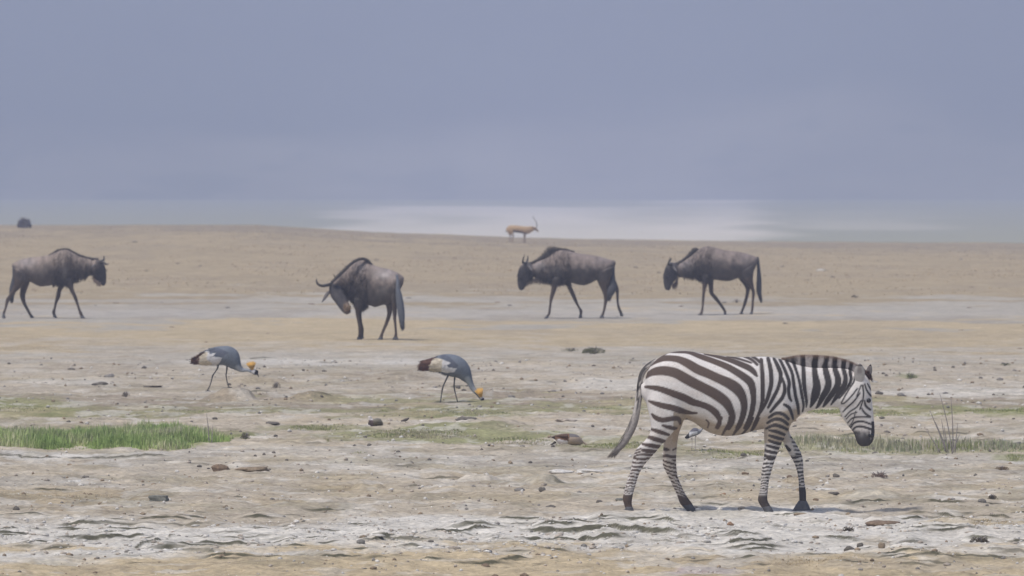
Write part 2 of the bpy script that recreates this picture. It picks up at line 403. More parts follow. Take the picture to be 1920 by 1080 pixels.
def build_hills():
    ys = np.concatenate([np.linspace(2300, 2700, 90), np.linspace(2720, 3500, 40)]); xs = np.concatenate([np.linspace(-2580, -420, 60), np.linspace(-400, 400, 160), np.linspace(420, 2580, 60)])
    X, Y = np.meshgrid(xs, ys); Xf, Yf = X.ravel(), Y.ravel(); d = Yf - 2330
    base = np.interp(d, [-40, 0, 60, 130, 300, 1200], [-7.6, -7.0, 1, 22, 95, 300])
    z = base + sstep(20, 300, d) * (fbm(Xf * .01, Yf * .006, 81, 5) - .5) * 60 * sstep(0, 400, d) + sstep(10, 80, d) * (fbm(Xf * .03, Yf * .02, 83, 4) - .5) * 8
    C = np.tile(np.array([[.20, .185, .13]]), (len(Xf), 1))
    f = fbm(Xf * .012, z * .05, 87, 4)
    C = mixc(C, (.045, .06, .045), sstep(.35, .65, f * .7 + sstep(0, 40, z) * .45))  # forest patches; darkening with height paints the low-lying haze into the colour
    C = mixc(C, (.05, .065, .04), sstep(.62, .7, fbm(Xf * .05, z * .15, 89, 4)) * .5)
    n, m = X.shape; I = np.arange(n * m).reshape(n, m)
    F = np.stack([I[:-1, :-1].ravel(), I[:-1, 1:].ravel(), I[1:, 1:].ravel(), I[1:, :-1].ravel()], 1)
    me = fast_mesh('hills', np.stack([Xf, Yf, z], 1), F); set_col(me, C)
    tag(link('hills', me, M_HILL), kind='structure')
build_hills()

# ------------------------------------------------------------------ haze
def build_haze():
    x0, x1, y0, y1, z0, z1 = -2650, 2650, -70, 3560, -9.0, 345
    V = [(x, y, z) for z in (z0, z1) for y in (y0, y1) for x in (x0, x1)]
    F = [(0, 2, 3, 1), (4, 5, 7, 6), (0, 1, 5, 4), (2, 6, 7, 3), (0, 4, 6, 2), (1, 3, 7, 5)]
    me = bpy.data.meshes.new('haze'); me.from_pydata(V, [], F); me.update()
    m = bpy.data.materials.new('haze'); m.use_nodes = True; n = m.node_tree.nodes; n.clear()
    out = n.new('ShaderNodeOutputMaterial'); pv = n.new('ShaderNodeVolumePrincipled')
    pv.inputs['Color'].default_value = (.55, .625, .87, 1); pv.inputs['Density'].default_value = .0008; pv.inputs['Anisotropy'].default_value = 0.0
    m.node_tree.links.new(pv.outputs[0], out.inputs['Volume'])
    o = link('haze', me, m, smooth=False); o.display_type = 'WIRE'; tag(o, kind='stuff')
build_haze()

# ================================================================== ANIMALS
def place(name, u, v, label, cat, group=None, z=None):
    x, d = world(u, v); zz = zat(x, d) if z is None else z
    return tag(empty(name, (x, d, zz)), label, cat, group)

def coat(me, name, mask, n, length, wd, d0, mat, root, jit=.5, nk=.35):
    """loose hair or feather tips rooted on a body surface, coloured like it"""
    V = verts_of(me); N = np.empty(len(V) * 3, np.float32); me.vertex_normals.foreach_get('vector', N); N = N.reshape(-1, 3)
    C = np.empty(len(V) * 4, np.float32); me.color_attributes['Col'].data.foreach_get('color', C); C = C.reshape(-1, 4)[:, :3]
    idx = np.where(mask)[0]
    if not len(idx): return
    idx = RNG.choice(idx, n); g = Geo(); cols = []
    for i in idx:
        p = Vector(V[i]); nn = Vector(N[i]); d = (Vector(d0) + nn * nk + Vector((random.gauss(0, jit), random.gauss(0, jit), random.gauss(0, jit))) * .6).normalized()
        k = len(g.V); g.hair(p - nn * .004, p + d * length * random.uniform(.5, 1.1), wd); cols += [C[i] * random.uniform(.65, 1.35)] * (len(g.V) - k)
    m2 = g.mesh(name); set_col(m2, np.array(cols)); link(name, m2, mat, root)

# ---------------------------------------------------------------- zebra
def zebra():
    F = Frame(1360, 958)
    root = place('zebra', 1360, 958, 'black and white striped zebra walking right with its head lowered', 'zebra')
    root.location.z = max(zat(*world(u, v)) for u, v in FEET) - .012
    c1 = crop(6.353, 1140, 630); c2 = crop(5.4, 1140, 780); c3 = crop(4.908, 1400, 640); c4 = crop(5.4, 1380, 780)
    g = Geo()
    g.loft(F.st([((1209, 715), (1212, 755), .09, 0), ((1216, 692), (1220, 782), .17, 0), ((1232, 673), (1236, 796), .22, 0), ((1255, 661), (1262, 796), .25, 0), ((1285, 657.5), (1290, 786), .27, 0),
                 ((1320, 662), (1325, 808), .29, 0), ((1350, 666), (1352, 816.5), .30, 0), ((1385, 669), (1385, 815.5), .30, 0), ((1415, 668), (1415, 807), .28, 0), ((1440, 668), (1440, 803), .25, 0),
                 ((1465, 673), (1468, 802), .21, 0), ((1488, 681), (1486, 792), .17, 0), ((1512, 687), (1505, 775), .13, 0), ((1535, 689), (1528, 767), .10, 0), ((1560, 689), (1548, 764), .088, 0),
                 ((1583, 690), (1565, 763), .08, 0), ((1598, 694), (1572, 764), .08, 0)]), seg=40)
    g.loft(F.st([((1606, 694), (1572, 752), .06, 0), ((1621, 699), (1573, 763), .08, 0), ((1631, 714), (1576, 774), .087, 0), ((1634, 736), (1582, 786), .082, 0), ((1636, 757), (1589.5, 797), .068, 0),
                 ((1638, 778), (1597, 806), .058, 0), ((1640, 798), (1602.5, 815), .055, 0), ((1640, 815), (1605, 825), .056, 0), ((1636, 829), (1609, 832), .048, 0)]), seg=32, cap=.5)
    NH = [((1222, 715), (1285, 735), .13, -.10), ((1213, 748), (1288, 766), .13, -.12), ((1218, 781), (1279, 785), .11, -.135), ((1220, 800), (1268, 802), .09, -.14), ((1216, 815), (1254, 817), .075, -.14), ((1205, 828), (1244, 828), .06, -.14),
          ((1193.7, 839), (1236, 838), .05, -.14), ((1188.5, 849), (1226, 850), .045, -.14), ((1185, 864), (1212, 865), .04, -.14), ((1181.7, 882), (1200, 883), .034, -.14), ((1175, 900), (1194, 900), .031, -.14), ((1169.6, 919), (1188.5, 919), .033, -.14),
          ((1167, 934), (1185.5, 932), .036, -.14), ((1170, 945), (1184.4, 943), .03, -.14), ((1172, 952), (1187, 953), .034, -.14)]
    FH = [((1238, 755), (1288, 765), .11, .10), ((1240, 785), (1283, 788), .10, .12), ((1243, 810), (1274, 813), .075, .13), ((1244.6, 833), (1270.6, 835), .05, .13), ((1243, 857), (1268.7, 860), .045, .13), ((1243.5, 873), (1269, 870), .042, .13),
          ((1251, 889), (1270.6, 890), .034, .13), ((1260, 908), (1277, 908), .03, .13), ((1269.6, 928), (1286, 927), .032, .13), ((1275, 944), (1296, 941), .032, .13), ((1281, 951), (1301, 948), .034, .13)]
    NF = [((1445, 725), (1490, 735), .10, -.09), ((1437, 765), (1490, 775), .10, -.12), ((1432, 797), (1479, 801), .085, -.13), ((1432, 818), (1469.5, 820), .065, -.13), ((1432.5, 839), (1461.5, 838), .05, -.13), ((1431, 861), (1451.5, 864), .041, -.13),
          ((1427, 880), (1446, 882), .039, -.13), ((1426, 902), (1441, 902), .03, -.13), ((1423.5, 918), (1439, 919), .031, -.13), ((1420, 935), (1438.5, 936), .035, -.13), ((1424, 945), (1443, 945), .032, -.13), ((1428, 951), (1446, 950), .034, -.13)]
    FF = [((1445, 745), (1488, 755), .10, .10), ((1452, 785), (1484, 785), .085, .12), ((1462, 812), (1481, 810), .065, .13), ((1468, 827), (1489, 824), .052, .13), ((1475, 842), (1498, 839), .045, .13), ((1483.7, 857), (1505, 855), .042, .13), ((1490.5, 869), (1507.5, 870), .038, .13),
          ((1495.7, 885), (1508, 886), .03, .13), ((1498.5, 903), (1509.5, 903), .028, .13), ((1499, 919), (1512.5, 920), .03, .13), ((1499.5, 932), (1513, 934), .032, .13), ((1500, 942), (1513, 943), .03, .13)]
    for q in (NH, FH, NF, FF): g.loft(F.st(q), seg=20, cap=.2)
    # muscles and cheek
    g.loft(F.st([((1448, 700), (1450, 780), .06, -.17), ((1470, 700), (1472, 790), .07, -.15), ((1490, 712), (1486, 780), .05, -.12)]), seg=16)
    g.loft(F.st([((1582, 730), (1580, 762), .05, -.045), ((1598, 722), (1592, 768), .055, -.045), ((1612, 730), (1606, 762), .04, -.045)]), seg=16)
    me = g.merged('body', .0085, 5)
    V = verts_of(me); U, W = F.uv(V)
    def T(c, pts, k): return [(*c(u, v), w / k) for u, v, w in pts]
    A = lambda *p: T(c1, p, 6.353); B = lambda *p: T(c2, p, 5.4); C3 = lambda *p: T(c3, p, 4.908); D4 = lambda *p: T(c4, p, 5.4)
    lines = [
        A((700, 180, 14), (850, 182, 14), (960, 190, 16), (1100, 238, 26), (1250, 290, 30), (1400, 350, 34), (1510, 410, 38), (1610, 475, 42), (1685, 540, 44), (1715, 640, 36), (1722, 760, 30), (1700, 900, 28), (1665, 1000, 24), (1625, 1085, 18)),
        A((1150, 205, 10), (1300, 240, 14), (1450, 280, 24), (1570, 325, 30), (1680, 375, 32), (1735, 425, 26), (1763, 465, 10)),
        A((1420, 240, 8), (1540, 262, 9), (1640, 290, 10), (1700, 310, 8)), A((1600, 235, 8), (1700, 270, 14), (1770, 330, 14)), A((1720, 245, 10), (1760, 265, 14), (1800, 300, 14)),
        A((500, 345, 12), (560, 300, 22), (650, 262, 30), (750, 258, 32), (850, 275, 38), (950, 320, 48), (1060, 385, 52), (1180, 435, 50), (1300, 490, 50), (1420, 545, 58), (1520, 610, 62), (1585, 700, 50), (1610, 800, 38), (1605, 900, 34), (1575, 1000, 30), (1535, 1085, 24)),
        A((450, 490, 12), (500, 440, 30), (580, 410, 46), (680, 405, 52), (800, 430, 56), (900, 485, 58), (1000, 540, 58), (1100, 590, 56), (1200, 640, 58), (1300, 700, 60), (1390, 770, 56), (1440, 850, 44), (1470, 930, 36), (1465, 1010, 32), (1430, 1085, 24)),
        A((445, 600, 12), (520, 603, 24), (620, 622, 32), (720, 655, 36), (820, 692, 40), (900, 722, 42), (1000, 772, 40), (1100, 800, 34), (1200, 842, 36), (1275, 900, 38), (1315, 970, 26), (1322, 1030, 20), (1300, 1085, 14)),
        A((485, 765, 10), (560, 792, 24), (650, 818, 32), (760, 842, 34), (850, 872, 34), (930, 895, 24), (1000, 906, 14), (1050, 905, 9)),
        A((520, 920, 10), (570, 965, 26), (650, 988, 28), (760, 970, 26), (835, 975, 24), (860, 1040, 14)),
        A((690, 205, 7), (560, 290, 8), (480, 370, 8), (435, 450, 8)),
        A((935, 985, 10), (1010, 1050, 12), (1100, 1110, 12)),
        B((990, 30, 5), (1015, 60, 5), (1005, 110, 4)),
        B((1130, 10, 22), (1115, 60, 16), (1085, 110, 6)), B((1240, 10, 28), (1220, 70, 20), (1175, 140, 10), (1155, 190, 8)), B((1350, 10, 24), (1325, 90, 18), (1285, 150, 12), (1265, 190, 8)),
        B((1450, 10, 18), (1420, 90, 14), (1380, 150, 10), (1350, 185, 8)), B((1520, 10, 10), (1485, 90, 10), (1450, 150, 8)),
        B((550, 85, 9), (620, 105, 18), (690, 120, 14)), B((440, 125, 12), (520, 150, 20), (610, 180, 12)), B((395, 200, 14), (480, 225, 22), (565, 250, 18)), B((350, 275, 10), (430, 290, 20), (515, 302, 18)),
        B((350, 335, 14), (410, 345, 20), (480, 350, 16)), B((280, 340, 5), (330, 320, 5)), B((262, 372, 6), (320, 352, 6)), B((255, 405, 6), (300, 385, 7), (350, 380, 9), (440, 385, 12)),
        C3((130, 165, 15), (137, 300, 18), (140, 450, 18), (135, 550, 16), (112, 640, 13), (70, 740, 11), (40, 820, 8)),
        C3((195, 155, 15), (215, 260, 18), (220, 370, 18), (200, 460, 17), (178, 530, 15), (140, 610, 11), (110, 660, 6)),
        C3((250, 155, 12), (290, 240, 18), (308, 310, 16), (282, 420, 14), (232, 520, 14), (190, 600, 9)),
        C3((322, 330, 8), (345, 430, 14), (320, 510, 15), (270, 570, 14), (212, 640, 9)),
        C3((305, 165, 12), (352, 270, 13), (385, 370, 14), (378, 440, 14), (388, 505, 12), (405, 540, 8)),
        C3((365, 180, 12), (412, 280, 13), (430, 400, 14), (446, 500, 14), (466, 580, 14), (475, 660, 10)),
        C3((425, 175, 14), (452, 260, 12), (480, 360, 12), (502, 480, 13), (520, 580, 10), (512, 640, 8)),
        C3((515, 130, 18), (520, 250, 18), (522, 350, 20), (532, 450, 17), (548, 550, 12), (545, 600, 6)),
        C3((640, 130, 22), (625, 200, 22), (625, 290, 27), (642, 400, 36), (630, 480, 40), (603, 560, 22), (585, 600, 8)),
        C3((745, 135, 14), (728, 190, 18), (725, 260, 28), (748, 360, 30), (740, 430, 32), (700, 500, 28), (660, 580, 17), (640, 610, 8)),
        C3((825, 140, 12), (810, 190, 18), (812, 250, 24), (838, 340, 29), (830, 410, 30), (790, 470, 27), (740, 540, 23), (705, 595, 10)),
        C3((905, 165, 12), (890, 210, 17), (892, 260, 20), (908, 330, 22), (895, 400, 25), (850, 470, 25), (800, 540, 15), (775, 580, 6)),
        C3((965, 200, 12), (950, 280, 16), (960, 340, 14), (940, 400, 14), (890, 470, 11), (850, 520, 8)),
        C3((990, 320, 7), (985, 365, 8), (950, 420, 7), (900, 500, 7), (870, 560, 6)),
        C3((1015, 430, 7), (960, 500, 7), (900, 560, 7), (872, 570, 5)), C3((1040, 470, 7), (985, 545, 7), (925, 600, 7), (885, 645, 6)), C3((1050, 540, 7), (1010, 600, 7), (950, 640, 7), (905, 690, 6)),
        C3((1065, 400, 8), (1072, 470, 8), (1065, 540, 7), (1040, 620, 7)), C3((1085, 390, 8), (1105, 450, 8), (1145, 500, 9)), C3((1050, 400, 6), (1030, 450, 6), (1010, 500, 6)),
        C3((1110, 385, 6), (1130, 420, 7), (1150, 450, 7)), C3((1080, 540, 7), (1095, 590, 11), (1135, 625, 11)), C3((1055, 610, 7), (1085, 655, 10), (1135, 690, 10)),
        C3((915, 710, 5), (960, 665, 6), (1010, 650, 6)), C3((930, 745, 6), (975, 700, 7), (1050, 690, 8), (1130, 692, 8)), C3((955, 795, 7), (990, 745, 9), (1060, 732, 9), (1140, 758, 9)),
        C3((975, 815, 8), (1005, 785, 9), (1060, 780, 11), (1145, 805, 12)), C3((1000, 640, 5), (980, 720, 5), (945, 780, 5)),
        C3((338, 572, 10), (382, 600, 14), (405, 650, 12), (425, 710, 8)), C3((200, 690, 9), (265, 652, 14), (330, 662, 14), (378, 705, 12)), C3((185, 742, 8), (255, 706, 14), (320, 716, 14), (372, 755, 12)),
        C3((175, 795, 8), (245, 762, 14), (310, 775, 14), (368, 802, 12)), C3((205, 810, 9), (270, 822, 14), (345, 852, 12)), C3((205, 858, 10), (260, 875, 14), (335, 895, 12)), C3((200, 903, 10), (255, 925, 14), (318, 938, 12)),
        C3((185, 950, 10), (240, 965, 14), (305, 982, 12)), C3((160, 995, 12), (220, 1010, 14), (290, 1022, 10)), C3((152, 1040, 12), (200, 1055, 14), (270, 1062, 12)),
        D4((560, 215, 5), (590, 230, 6)), D4((575, 265, 6), (612, 270, 7)), D4((590, 305, 7), (630, 310, 8)), D4((600, 345, 7), (645, 350, 8)), D4((510, 310, 14), (545, 345, 16)), D4((610, 385, 7), (660, 390, 8)),
        B((555, 330, 12), (590, 340, 16), (620, 345, 7)), B((690, 330, 5), (660, 345, 5)), B((560, 410, 12), (600, 405, 14), (650, 415, 12), (695, 415, 14)),
    ]
    cov = near_lines(U, W, lines, 1.4, .6 - .5 * sstep(1470, 1530, U))
    def bands(sel, top, bot, p0, p1, tilt, seed, duty=.5):
        u, v = U[sel], W[sel]; t = (v - top); Lg = bot - top
        x = v + tilt * (u - u.mean()) + (fbm(u * .16, v * .10, seed, 3) - .5) * 6
        t = np.clip((x - top) / Lg, 0, 1)
        ph = Lg * np.where(abs(p1 - p0) < 1e-6, t / p0, np.log(1 + (p1 - p0) * t / p0) / (p1 - p0))
        s = np.sin(2 * math.pi * ph); k = np.clip((s + (duty - .5) * 1.6) * 1.9 + .68, 0, 1) * (v > top)
        k = np.maximum(k, sstep(bot - 4, bot + 5, v)); cov[sel] = np.maximum(cov[sel], k)
    bands((U < 1238) & (W > 855), 855, 927, 8.2, 4.2, -.08, 91)
    bands((U >= 1238) & (U < 1330) & (W > 860), 862, 930, 8.5, 5.0, -.35, 93)
    bands((U > 1405) & (U < 1466) & (W > 857), 857, 925, 8.4, 3.8, .05, 95)
    bands((U >= 1470) & (U < 1530) & (W > 852), 854, 915, 8.5, 5, .1, 97, .45)
    muz = sstep(802, 816, W + (fbm(U * .2, W * .2, 5, 2) - .5) * 8 + (U < 1612) * 2.0 - (U > 1632) * 12) * (U > 1585); cov = np.maximum(cov, muz)
    cov = np.maximum(cov, (U > 1633.5) * (W > 790) * (U < 1660) * 1.0)
    spot = np.exp(-((U - 1615) / 7) ** 2 - ((W - 815) / 5) ** 2) * .30 + .05 * sstep(810, 835, W) * (U > 1590)
    base = np.tile(np.array([[.66, .62, .585]]), (len(U), 1))
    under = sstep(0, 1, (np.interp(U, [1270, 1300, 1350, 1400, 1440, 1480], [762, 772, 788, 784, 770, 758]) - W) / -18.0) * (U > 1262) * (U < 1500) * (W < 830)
    base = mixc(base, (.34, .27, .185), np.clip(under * 1.8, 0, 1) * .9)  # slightly tan belly, with the shade under it painted into the coat
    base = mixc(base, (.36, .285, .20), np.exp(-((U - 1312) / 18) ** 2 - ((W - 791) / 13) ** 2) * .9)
    base = mixc(base, (.48, .40, .33), np.exp(-((U - 1432) / 16) ** 2 - ((W - 788) / 18) ** 2) * .7)  # pinkish tan shade painted into the coat behind the shoulder
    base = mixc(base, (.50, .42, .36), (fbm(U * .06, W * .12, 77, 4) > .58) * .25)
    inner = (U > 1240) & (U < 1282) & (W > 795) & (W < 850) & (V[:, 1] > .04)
    base = mixc(base, (.42, .33, .24), inner * .85)  # tan inner thigh of the far leg, its shade painted in
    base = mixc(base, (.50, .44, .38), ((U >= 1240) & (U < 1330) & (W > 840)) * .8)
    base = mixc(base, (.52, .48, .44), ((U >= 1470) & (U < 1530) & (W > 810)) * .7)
    base = mixc(base, (.50, .42, .33), np.exp(-((U - 1600) / 14) ** 2 - ((W - 795) / 14) ** 2) * .35)
    n = fbm(U * .5, W * .5, 99, 3); base *= (1 + .10 * (n - .5))[:, None]
    brown = np.clip((1470 - U) / 130, 0, 1)
    dark = np.array([.045, .039, .036])[None] * (1 - brown[:, None]) + np.array([.092, .064, .049])[None] * brown[:, None]
    dark = np.tile(dark, (1, 1)) + spot[:, None] * .25
    col = base * (1 - cov[:, None]) + dark * cov[:, None]
    # dorsal line down the spine
    dl = (np.abs(V[:, 1]) < .014) & (W < 685) & (U < 1470); col[dl] = (.03, .022, .018)
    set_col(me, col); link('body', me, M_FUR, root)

    # mane: a bristle crest following the neck stripes
    top = [(1466, 672), (1478, 669.5), (1492, 666.5), (1508, 665), (1525, 665.2), (1545, 666), (1562, 668), (1578, 671.5), (1592, 676), (1606, 682.5), (1618, 690), (1628, 699), (1632, 708)]
    bot = [(1468, 677), (1480, 684), (1494, 688), (1510, 691), (1526, 693), (1545, 694), (1562, 694), (1578, 695), (1590, 697), (1600, 700), (1610, 704), (1618, 708), (1626, 714)]
    g = Geo(); st = [(a, b, .014, 0) for a, b in zip(top, bot)]; g.loft(F.st(st), seg=12, n=6, ex=2)
    tt = catmull([(*a, *b) for a, b in zip(top, bot)], 40)
    for r in tt:
        for _ in range(3):
            j = random.uniform(-.012, .012); e = random.uniform(.5, 3.0); x0 = r[2] + (r[0] - r[2]) * .3; z0 = r[3] + (r[1] - r[3]) * .3
            dx = r[0] + random.uniform(-1.5, 1.5); g.hair(F.pt(x0 + random.uniform(-1, 1), z0, j), F.pt(dx, r[1] - e, j * 1.5), .0028)
    me = g.mesh('mane'); V = verts_of(me); U, W = F.uv(V); cv = near_lines(U, W, lines, 1.5, 1.2); cv = np.maximum(cv, .8 * (1 - sstep(1488, 1500, U)))
    tip = 1 - np.clip((W - np.interp(U, [t[0] for t in top], [t[1] for t in top])- 1) / 3.5, 0, 1)
    c = np.tile(np.array([[.38, .34, .32]]), (len(U), 1)); c = mixc(c, (.025, .02, .018), cv); c = mixc(c, (.13, .075, .045), tip * .8)
    c = mixc(c, (.04, .025, .02), sstep(1604, 1616, U)); set_col(me, c); link('mane', me, M_HAIR, root)

    # tail: striped dock and dark tuft
    g = Geo(); tl = [(1233, 674, 0, 4), (1215, 686, 0, 5), (1204, 700, 0, 5), (1200, 718, 0, 5), (1198, 740, 0, 6), (1195, 764, 0, 6.5), (1189, 792, 0, 7), (1178, 816, 0, 7), (1166, 834, 0, 6), (1153, 848, 0, 4), (1146, 855, 0, 1.5)]
    g.tube(F.tb(tl), seg=12)
    P = catmull(tl, 10)
    for i in range(240):
        k = random.randint(52, len(P) - 12); a = P[k]; k2 = min(k + random.randint(10, 26), len(P) - 1); b = P[k2]
        g.hair(F.pt(a[0] + random.uniform(-5, 5), a[1], random.uniform(-.02, .02)), F.pt(b[0] + random.uniform(-8, 8) - 2, b[1] + random.uniform(0, 6), random.uniform(-.03, .03)), .004)
    me = g.mesh('tail'); V = verts_of(me); U, W = F.uv(V)
    c = np.tile(np.array([[.5, .46, .42]]), (len(U), 1)); st = np.clip(np.sin((W + (U - 1195) * .8) * .8) * 2 + .3, 0, 1) * sstep(700, 725, W) * (1 - sstep(760, 790, W))
    c = mixc(c, (.03, .025, .022), st); c = mixc(c, (.03, .025, .022), ((W < 725) & (U < np.interp(W, [670, 690, 715], [1230, 1211, 1200]))) * .9)
    c = mixc(c, (.29, .26, .24), sstep(755, 800, W)); set_col(me, c); link('tail', me, M_HAIR, root)

    # ears
    for (b0, tip_, wpx, y, yt) in (((1611, 718), (1611, 680), 10.2, -.055, -.095), ((1626, 712), (1633.5, 683.5), 6, .05, .085)):
        g = Geo(); d0 = np.array(b0, float); d1 = np.array(tip_, float); n_ = np.array([(d1 - d0)[1], -(d1 - d0)[0]]); n_ = -n_ / np.hypot(*n_)
        rows = []
        for t, q in ((0, .45), (.2, .8), (.45, 1), (.7, .9), (.88, .55), (1, .15)):
            p = d0 + (d1 - d0) * t; rows.append((tuple(p + n_ * wpx * q), tuple(p - n_ * wpx * q), .012, y + (yt - y) * t))
        g.loft(F.st(rows), seg=14); me = g.mesh('ear'); V = verts_of(me); U, W = F.uv(V)
        c = np.tile(np.array([[.42, .39, .36]]), (len(U), 1)); q = np.hypot((U - (d0[0] + d1[0]) / 2) / 5, (W - 694) / 12)
        c = mixc(c, (.20, .17, .155), (1 - sstep(.4, 1.0, q)) * .8)
        c = mixc(c, (.05, .035, .03), np.clip(np.sin((W - 681) * .55), 0, 1) ** 2 * (W < 688) + (y > 0) * .6 * np.ones(len(U)))
        set_col(me, c); link('ear', me, M_FUR, root)
    g = Geo()
    for i in range(160): a = random.uniform(0, 1); g.hair(F.pt(1620 + a * 9, 696 + a * 12, random.uniform(-.03, .03)), F.pt(1629 + a * 7 + random.uniform(0, 3), 697 + a * 17 + random.uniform(-4, 3), random.uniform(-.04, .04)), .004)
    me = g.mesh('forelock'); set_col(me, np.tile([[.085, .045, .035]], (len(me.vertices), 1))); link('forelock', me, M_HAIR, root)
    # eyes
    for y in (-.078, .078):
        me = bpy.data.meshes.new('eye'); bm = bmesh.new(); bmesh.ops.create_icosphere(bm, subdivisions=2, radius=.019); bm.to_mesh(me); bm.free()
        o = link('eye', me, M_EYE, root); o.location = F.pt(1628.5, 750, y)
    # nostril
    for y in (-.05, .05):
        g = Geo(); g.loft(F.st([((1630, 812), (1630, 819), .008, y), ((1634, 811), (1635, 820), .01, y), ((1637, 813), (1638, 818), .006, y)]), seg=10); link('nostril', g.mesh('nostril'), M_EYE, root)
    # hooves
    for rows in ([((1172, 948), (1186, 949), .036, -.14), ((1171.5, 955), (1188.5, 956), .041, -.14), ((1170, 961.8), (1190.5, 961.8), .045, -.14)],
                 [((1279, 949), (1299, 946), .036, .13), ((1285, 955), (1303.5, 953), .040, .13), ((1290, 960), (1308, 960), .042, .13)],
                 [((1427, 949), (1444, 947), .036, -.13), ((1430.5, 954), (1448, 953), .041, -.13), ((1432.5, 959), (1450.5, 959), .044, -.13)],
                 [((1499, 939), (1514, 940), .034, .13), ((1493, 948), (1518, 948), .044, .13), ((1487, 958), (1522, 958), .05, .13)]):
        g = Geo(); g.loft(F.st(rows), seg=18, n=3, cap=.02); me = g.mesh('hoof'); link('hoof', me, M_HOOF, root)
zebra()

# ---------------------------------------------------------------- wildebeest
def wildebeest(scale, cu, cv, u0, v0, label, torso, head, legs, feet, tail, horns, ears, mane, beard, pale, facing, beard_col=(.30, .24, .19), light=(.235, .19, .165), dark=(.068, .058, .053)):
    T = crop(scale, cu, cv); F = Frame(u0, v0)
    root = place('wildebeest', u0, v0, label, 'wildebeest', 'wildebeest walking across the dry plain')
    g = Geo(); g.loft(F.st(torso, T), seg=32); g.loft(F.st(head, T), seg=24, cap=.5)
    for q in legs: g.loft(F.st(q, T), seg=14, cap=.2)
    me = g.merged('body', .012, 2); V = verts_of(me); U, W = F.uv(V)
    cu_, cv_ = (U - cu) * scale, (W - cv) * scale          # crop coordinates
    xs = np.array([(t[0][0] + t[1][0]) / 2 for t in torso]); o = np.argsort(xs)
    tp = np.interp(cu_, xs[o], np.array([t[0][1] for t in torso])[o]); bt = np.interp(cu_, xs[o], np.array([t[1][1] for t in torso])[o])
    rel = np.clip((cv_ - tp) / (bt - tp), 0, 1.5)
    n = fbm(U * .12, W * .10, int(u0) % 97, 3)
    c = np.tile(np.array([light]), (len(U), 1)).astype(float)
    c = mixc(c, dark, sstep(.15, .65, rel + (n - .5) * .5))  # sunlit back and shaded underside put into the coat tones
    # brindle bars on neck and shoulder
    sx0, sx1 = pale['bars']
    m = sstep(min(sx0, sx1) - 30, min(sx0, sx1) + 30, cu_) * (1 - sstep(max(sx0, sx1) - 30, max(sx0, sx1) + 30, cu_))
    bars = np.clip(np.sin(cu_ * .12 + (n - .5) * 16 + cv_ * .012) * 1.2, 0, 1); c = mixc(c, (.05, .042, .04), m * bars * .55)
    legm = sstep(1.02, 1.12, np.where(cv_ > tp, (cv_ - tp) / (bt - tp), 0)); c = mixc(c, (.075, .055, .042), legm)
    # dark face
    hp = np.array([((h[0][0] + h[1][0]) / 2, (h[0][1] + h[1][1]) / 2) for h in head]); hx0, hx1 = pale['face']
    hd = near_lines(cu_, cv_, [[(p[0], p[1], pale.get('fr', 95)) for p in hp[1:]]], 12); fm = hd * ((cu_ > min(hx0, hx1)) & (cu_ < max(hx0, hx1)))
    c = mixc(c, (.05, .046, .048), fm * .9)
    for (px, py, rx, ry, cc, k) in pale['spots']: c = mixc(c, cc, np.exp(-((cu_ - px) / rx) ** 2 - ((cv_ - py) / ry) ** 2) * k)  # coat and muzzle patches, with highlights on backs and hips painted among them
    c *= (1 + .9 * (fbm(U * .16, W * .13, 17, 4) - .5))[:, None]
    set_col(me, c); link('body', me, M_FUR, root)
    nm = (m > .3) & (cv_ > 0)
    coat(me, 'shaggy_coat', (((m > .2) | (hd > .3)) & (legm < .3)), 1900, .075, .0065, (facing * -.25, 0, -1), M_HAIR, root)
    # mane: hair ridge along back and neck
    g = Geo(); tops = catmull([(*a, *b) for a, b in mane], 30)
    for r in tops:
        for _ in range(6):
            j = random.uniform(-.03, .03); e = random.uniform(.3, 1.25)
            a = (r[2] + random.uniform(-6, 6), r[3] + 8); b = (r[2] + (r[0] - r[2]) * e + random.uniform(-16, 16), r[3] + (r[1] - r[3]) * e)
            g.hair(F.pt(*a, j, T), F.pt(*b, j * 1.3, T), .007)
    me = g.mesh('mane'); set_col(me, np.tile([[.062, .054, .052]], (len(me.vertices), 1))); link('mane', me, M_HAIR, root)
    # tail
    g = Geo(); g.tube(F.tb(tail, T), seg=12); P = catmull(tail, 10); a0 = len(P) * 2 // 5
    for i in range(260):
        k = random.randint(a0, len(P) - 6); a = P[k]; b = P[min(k + random.randint(6, 16), len(P) - 1)]; sp = a[3] * .8
        g.hair(F.pt(a[0] + random.uniform(-sp, sp), a[1], a[2] + random.uniform(-.03, .03), T), F.pt(b[0] + random.uniform(-sp, sp), b[1] + random.uniform(0, 35), b[2] + random.uniform(-.04, .04), T), .009)
    me = g.mesh('tail'); set_col(me, np.tile([(.11, .12, .14) if u0 == 690 else (.06, .06, .066)], (len(me.vertices), 1))); link('tail', me, M_HAIR, root)
    # beard hair
    if beard:
        g = Geo(); P = catmull(beard, 12)
        for r in P:
            for _ in range(3):
                j = random.uniform(-.05, .05) + r[3]; l = r[2] * random.uniform(.5, 1.1)
                g.hair(F.pt(r[0] + random.uniform(-8, 8), r[1] - 8, j, T), F.pt(r[0] + random.uniform(-22, 22), r[1] + l, j, T), .008)
        me = g.mesh('beard'); set_col(me, np.tile([beard_col], (len(me.vertices), 1))); link('beard', me, M_HAIR, root)
    for h in horns: g = Geo(); g.tube(F.tb(h, T), seg=10, n=5); link('horn', g.mesh('horn'), M_HORN, root)
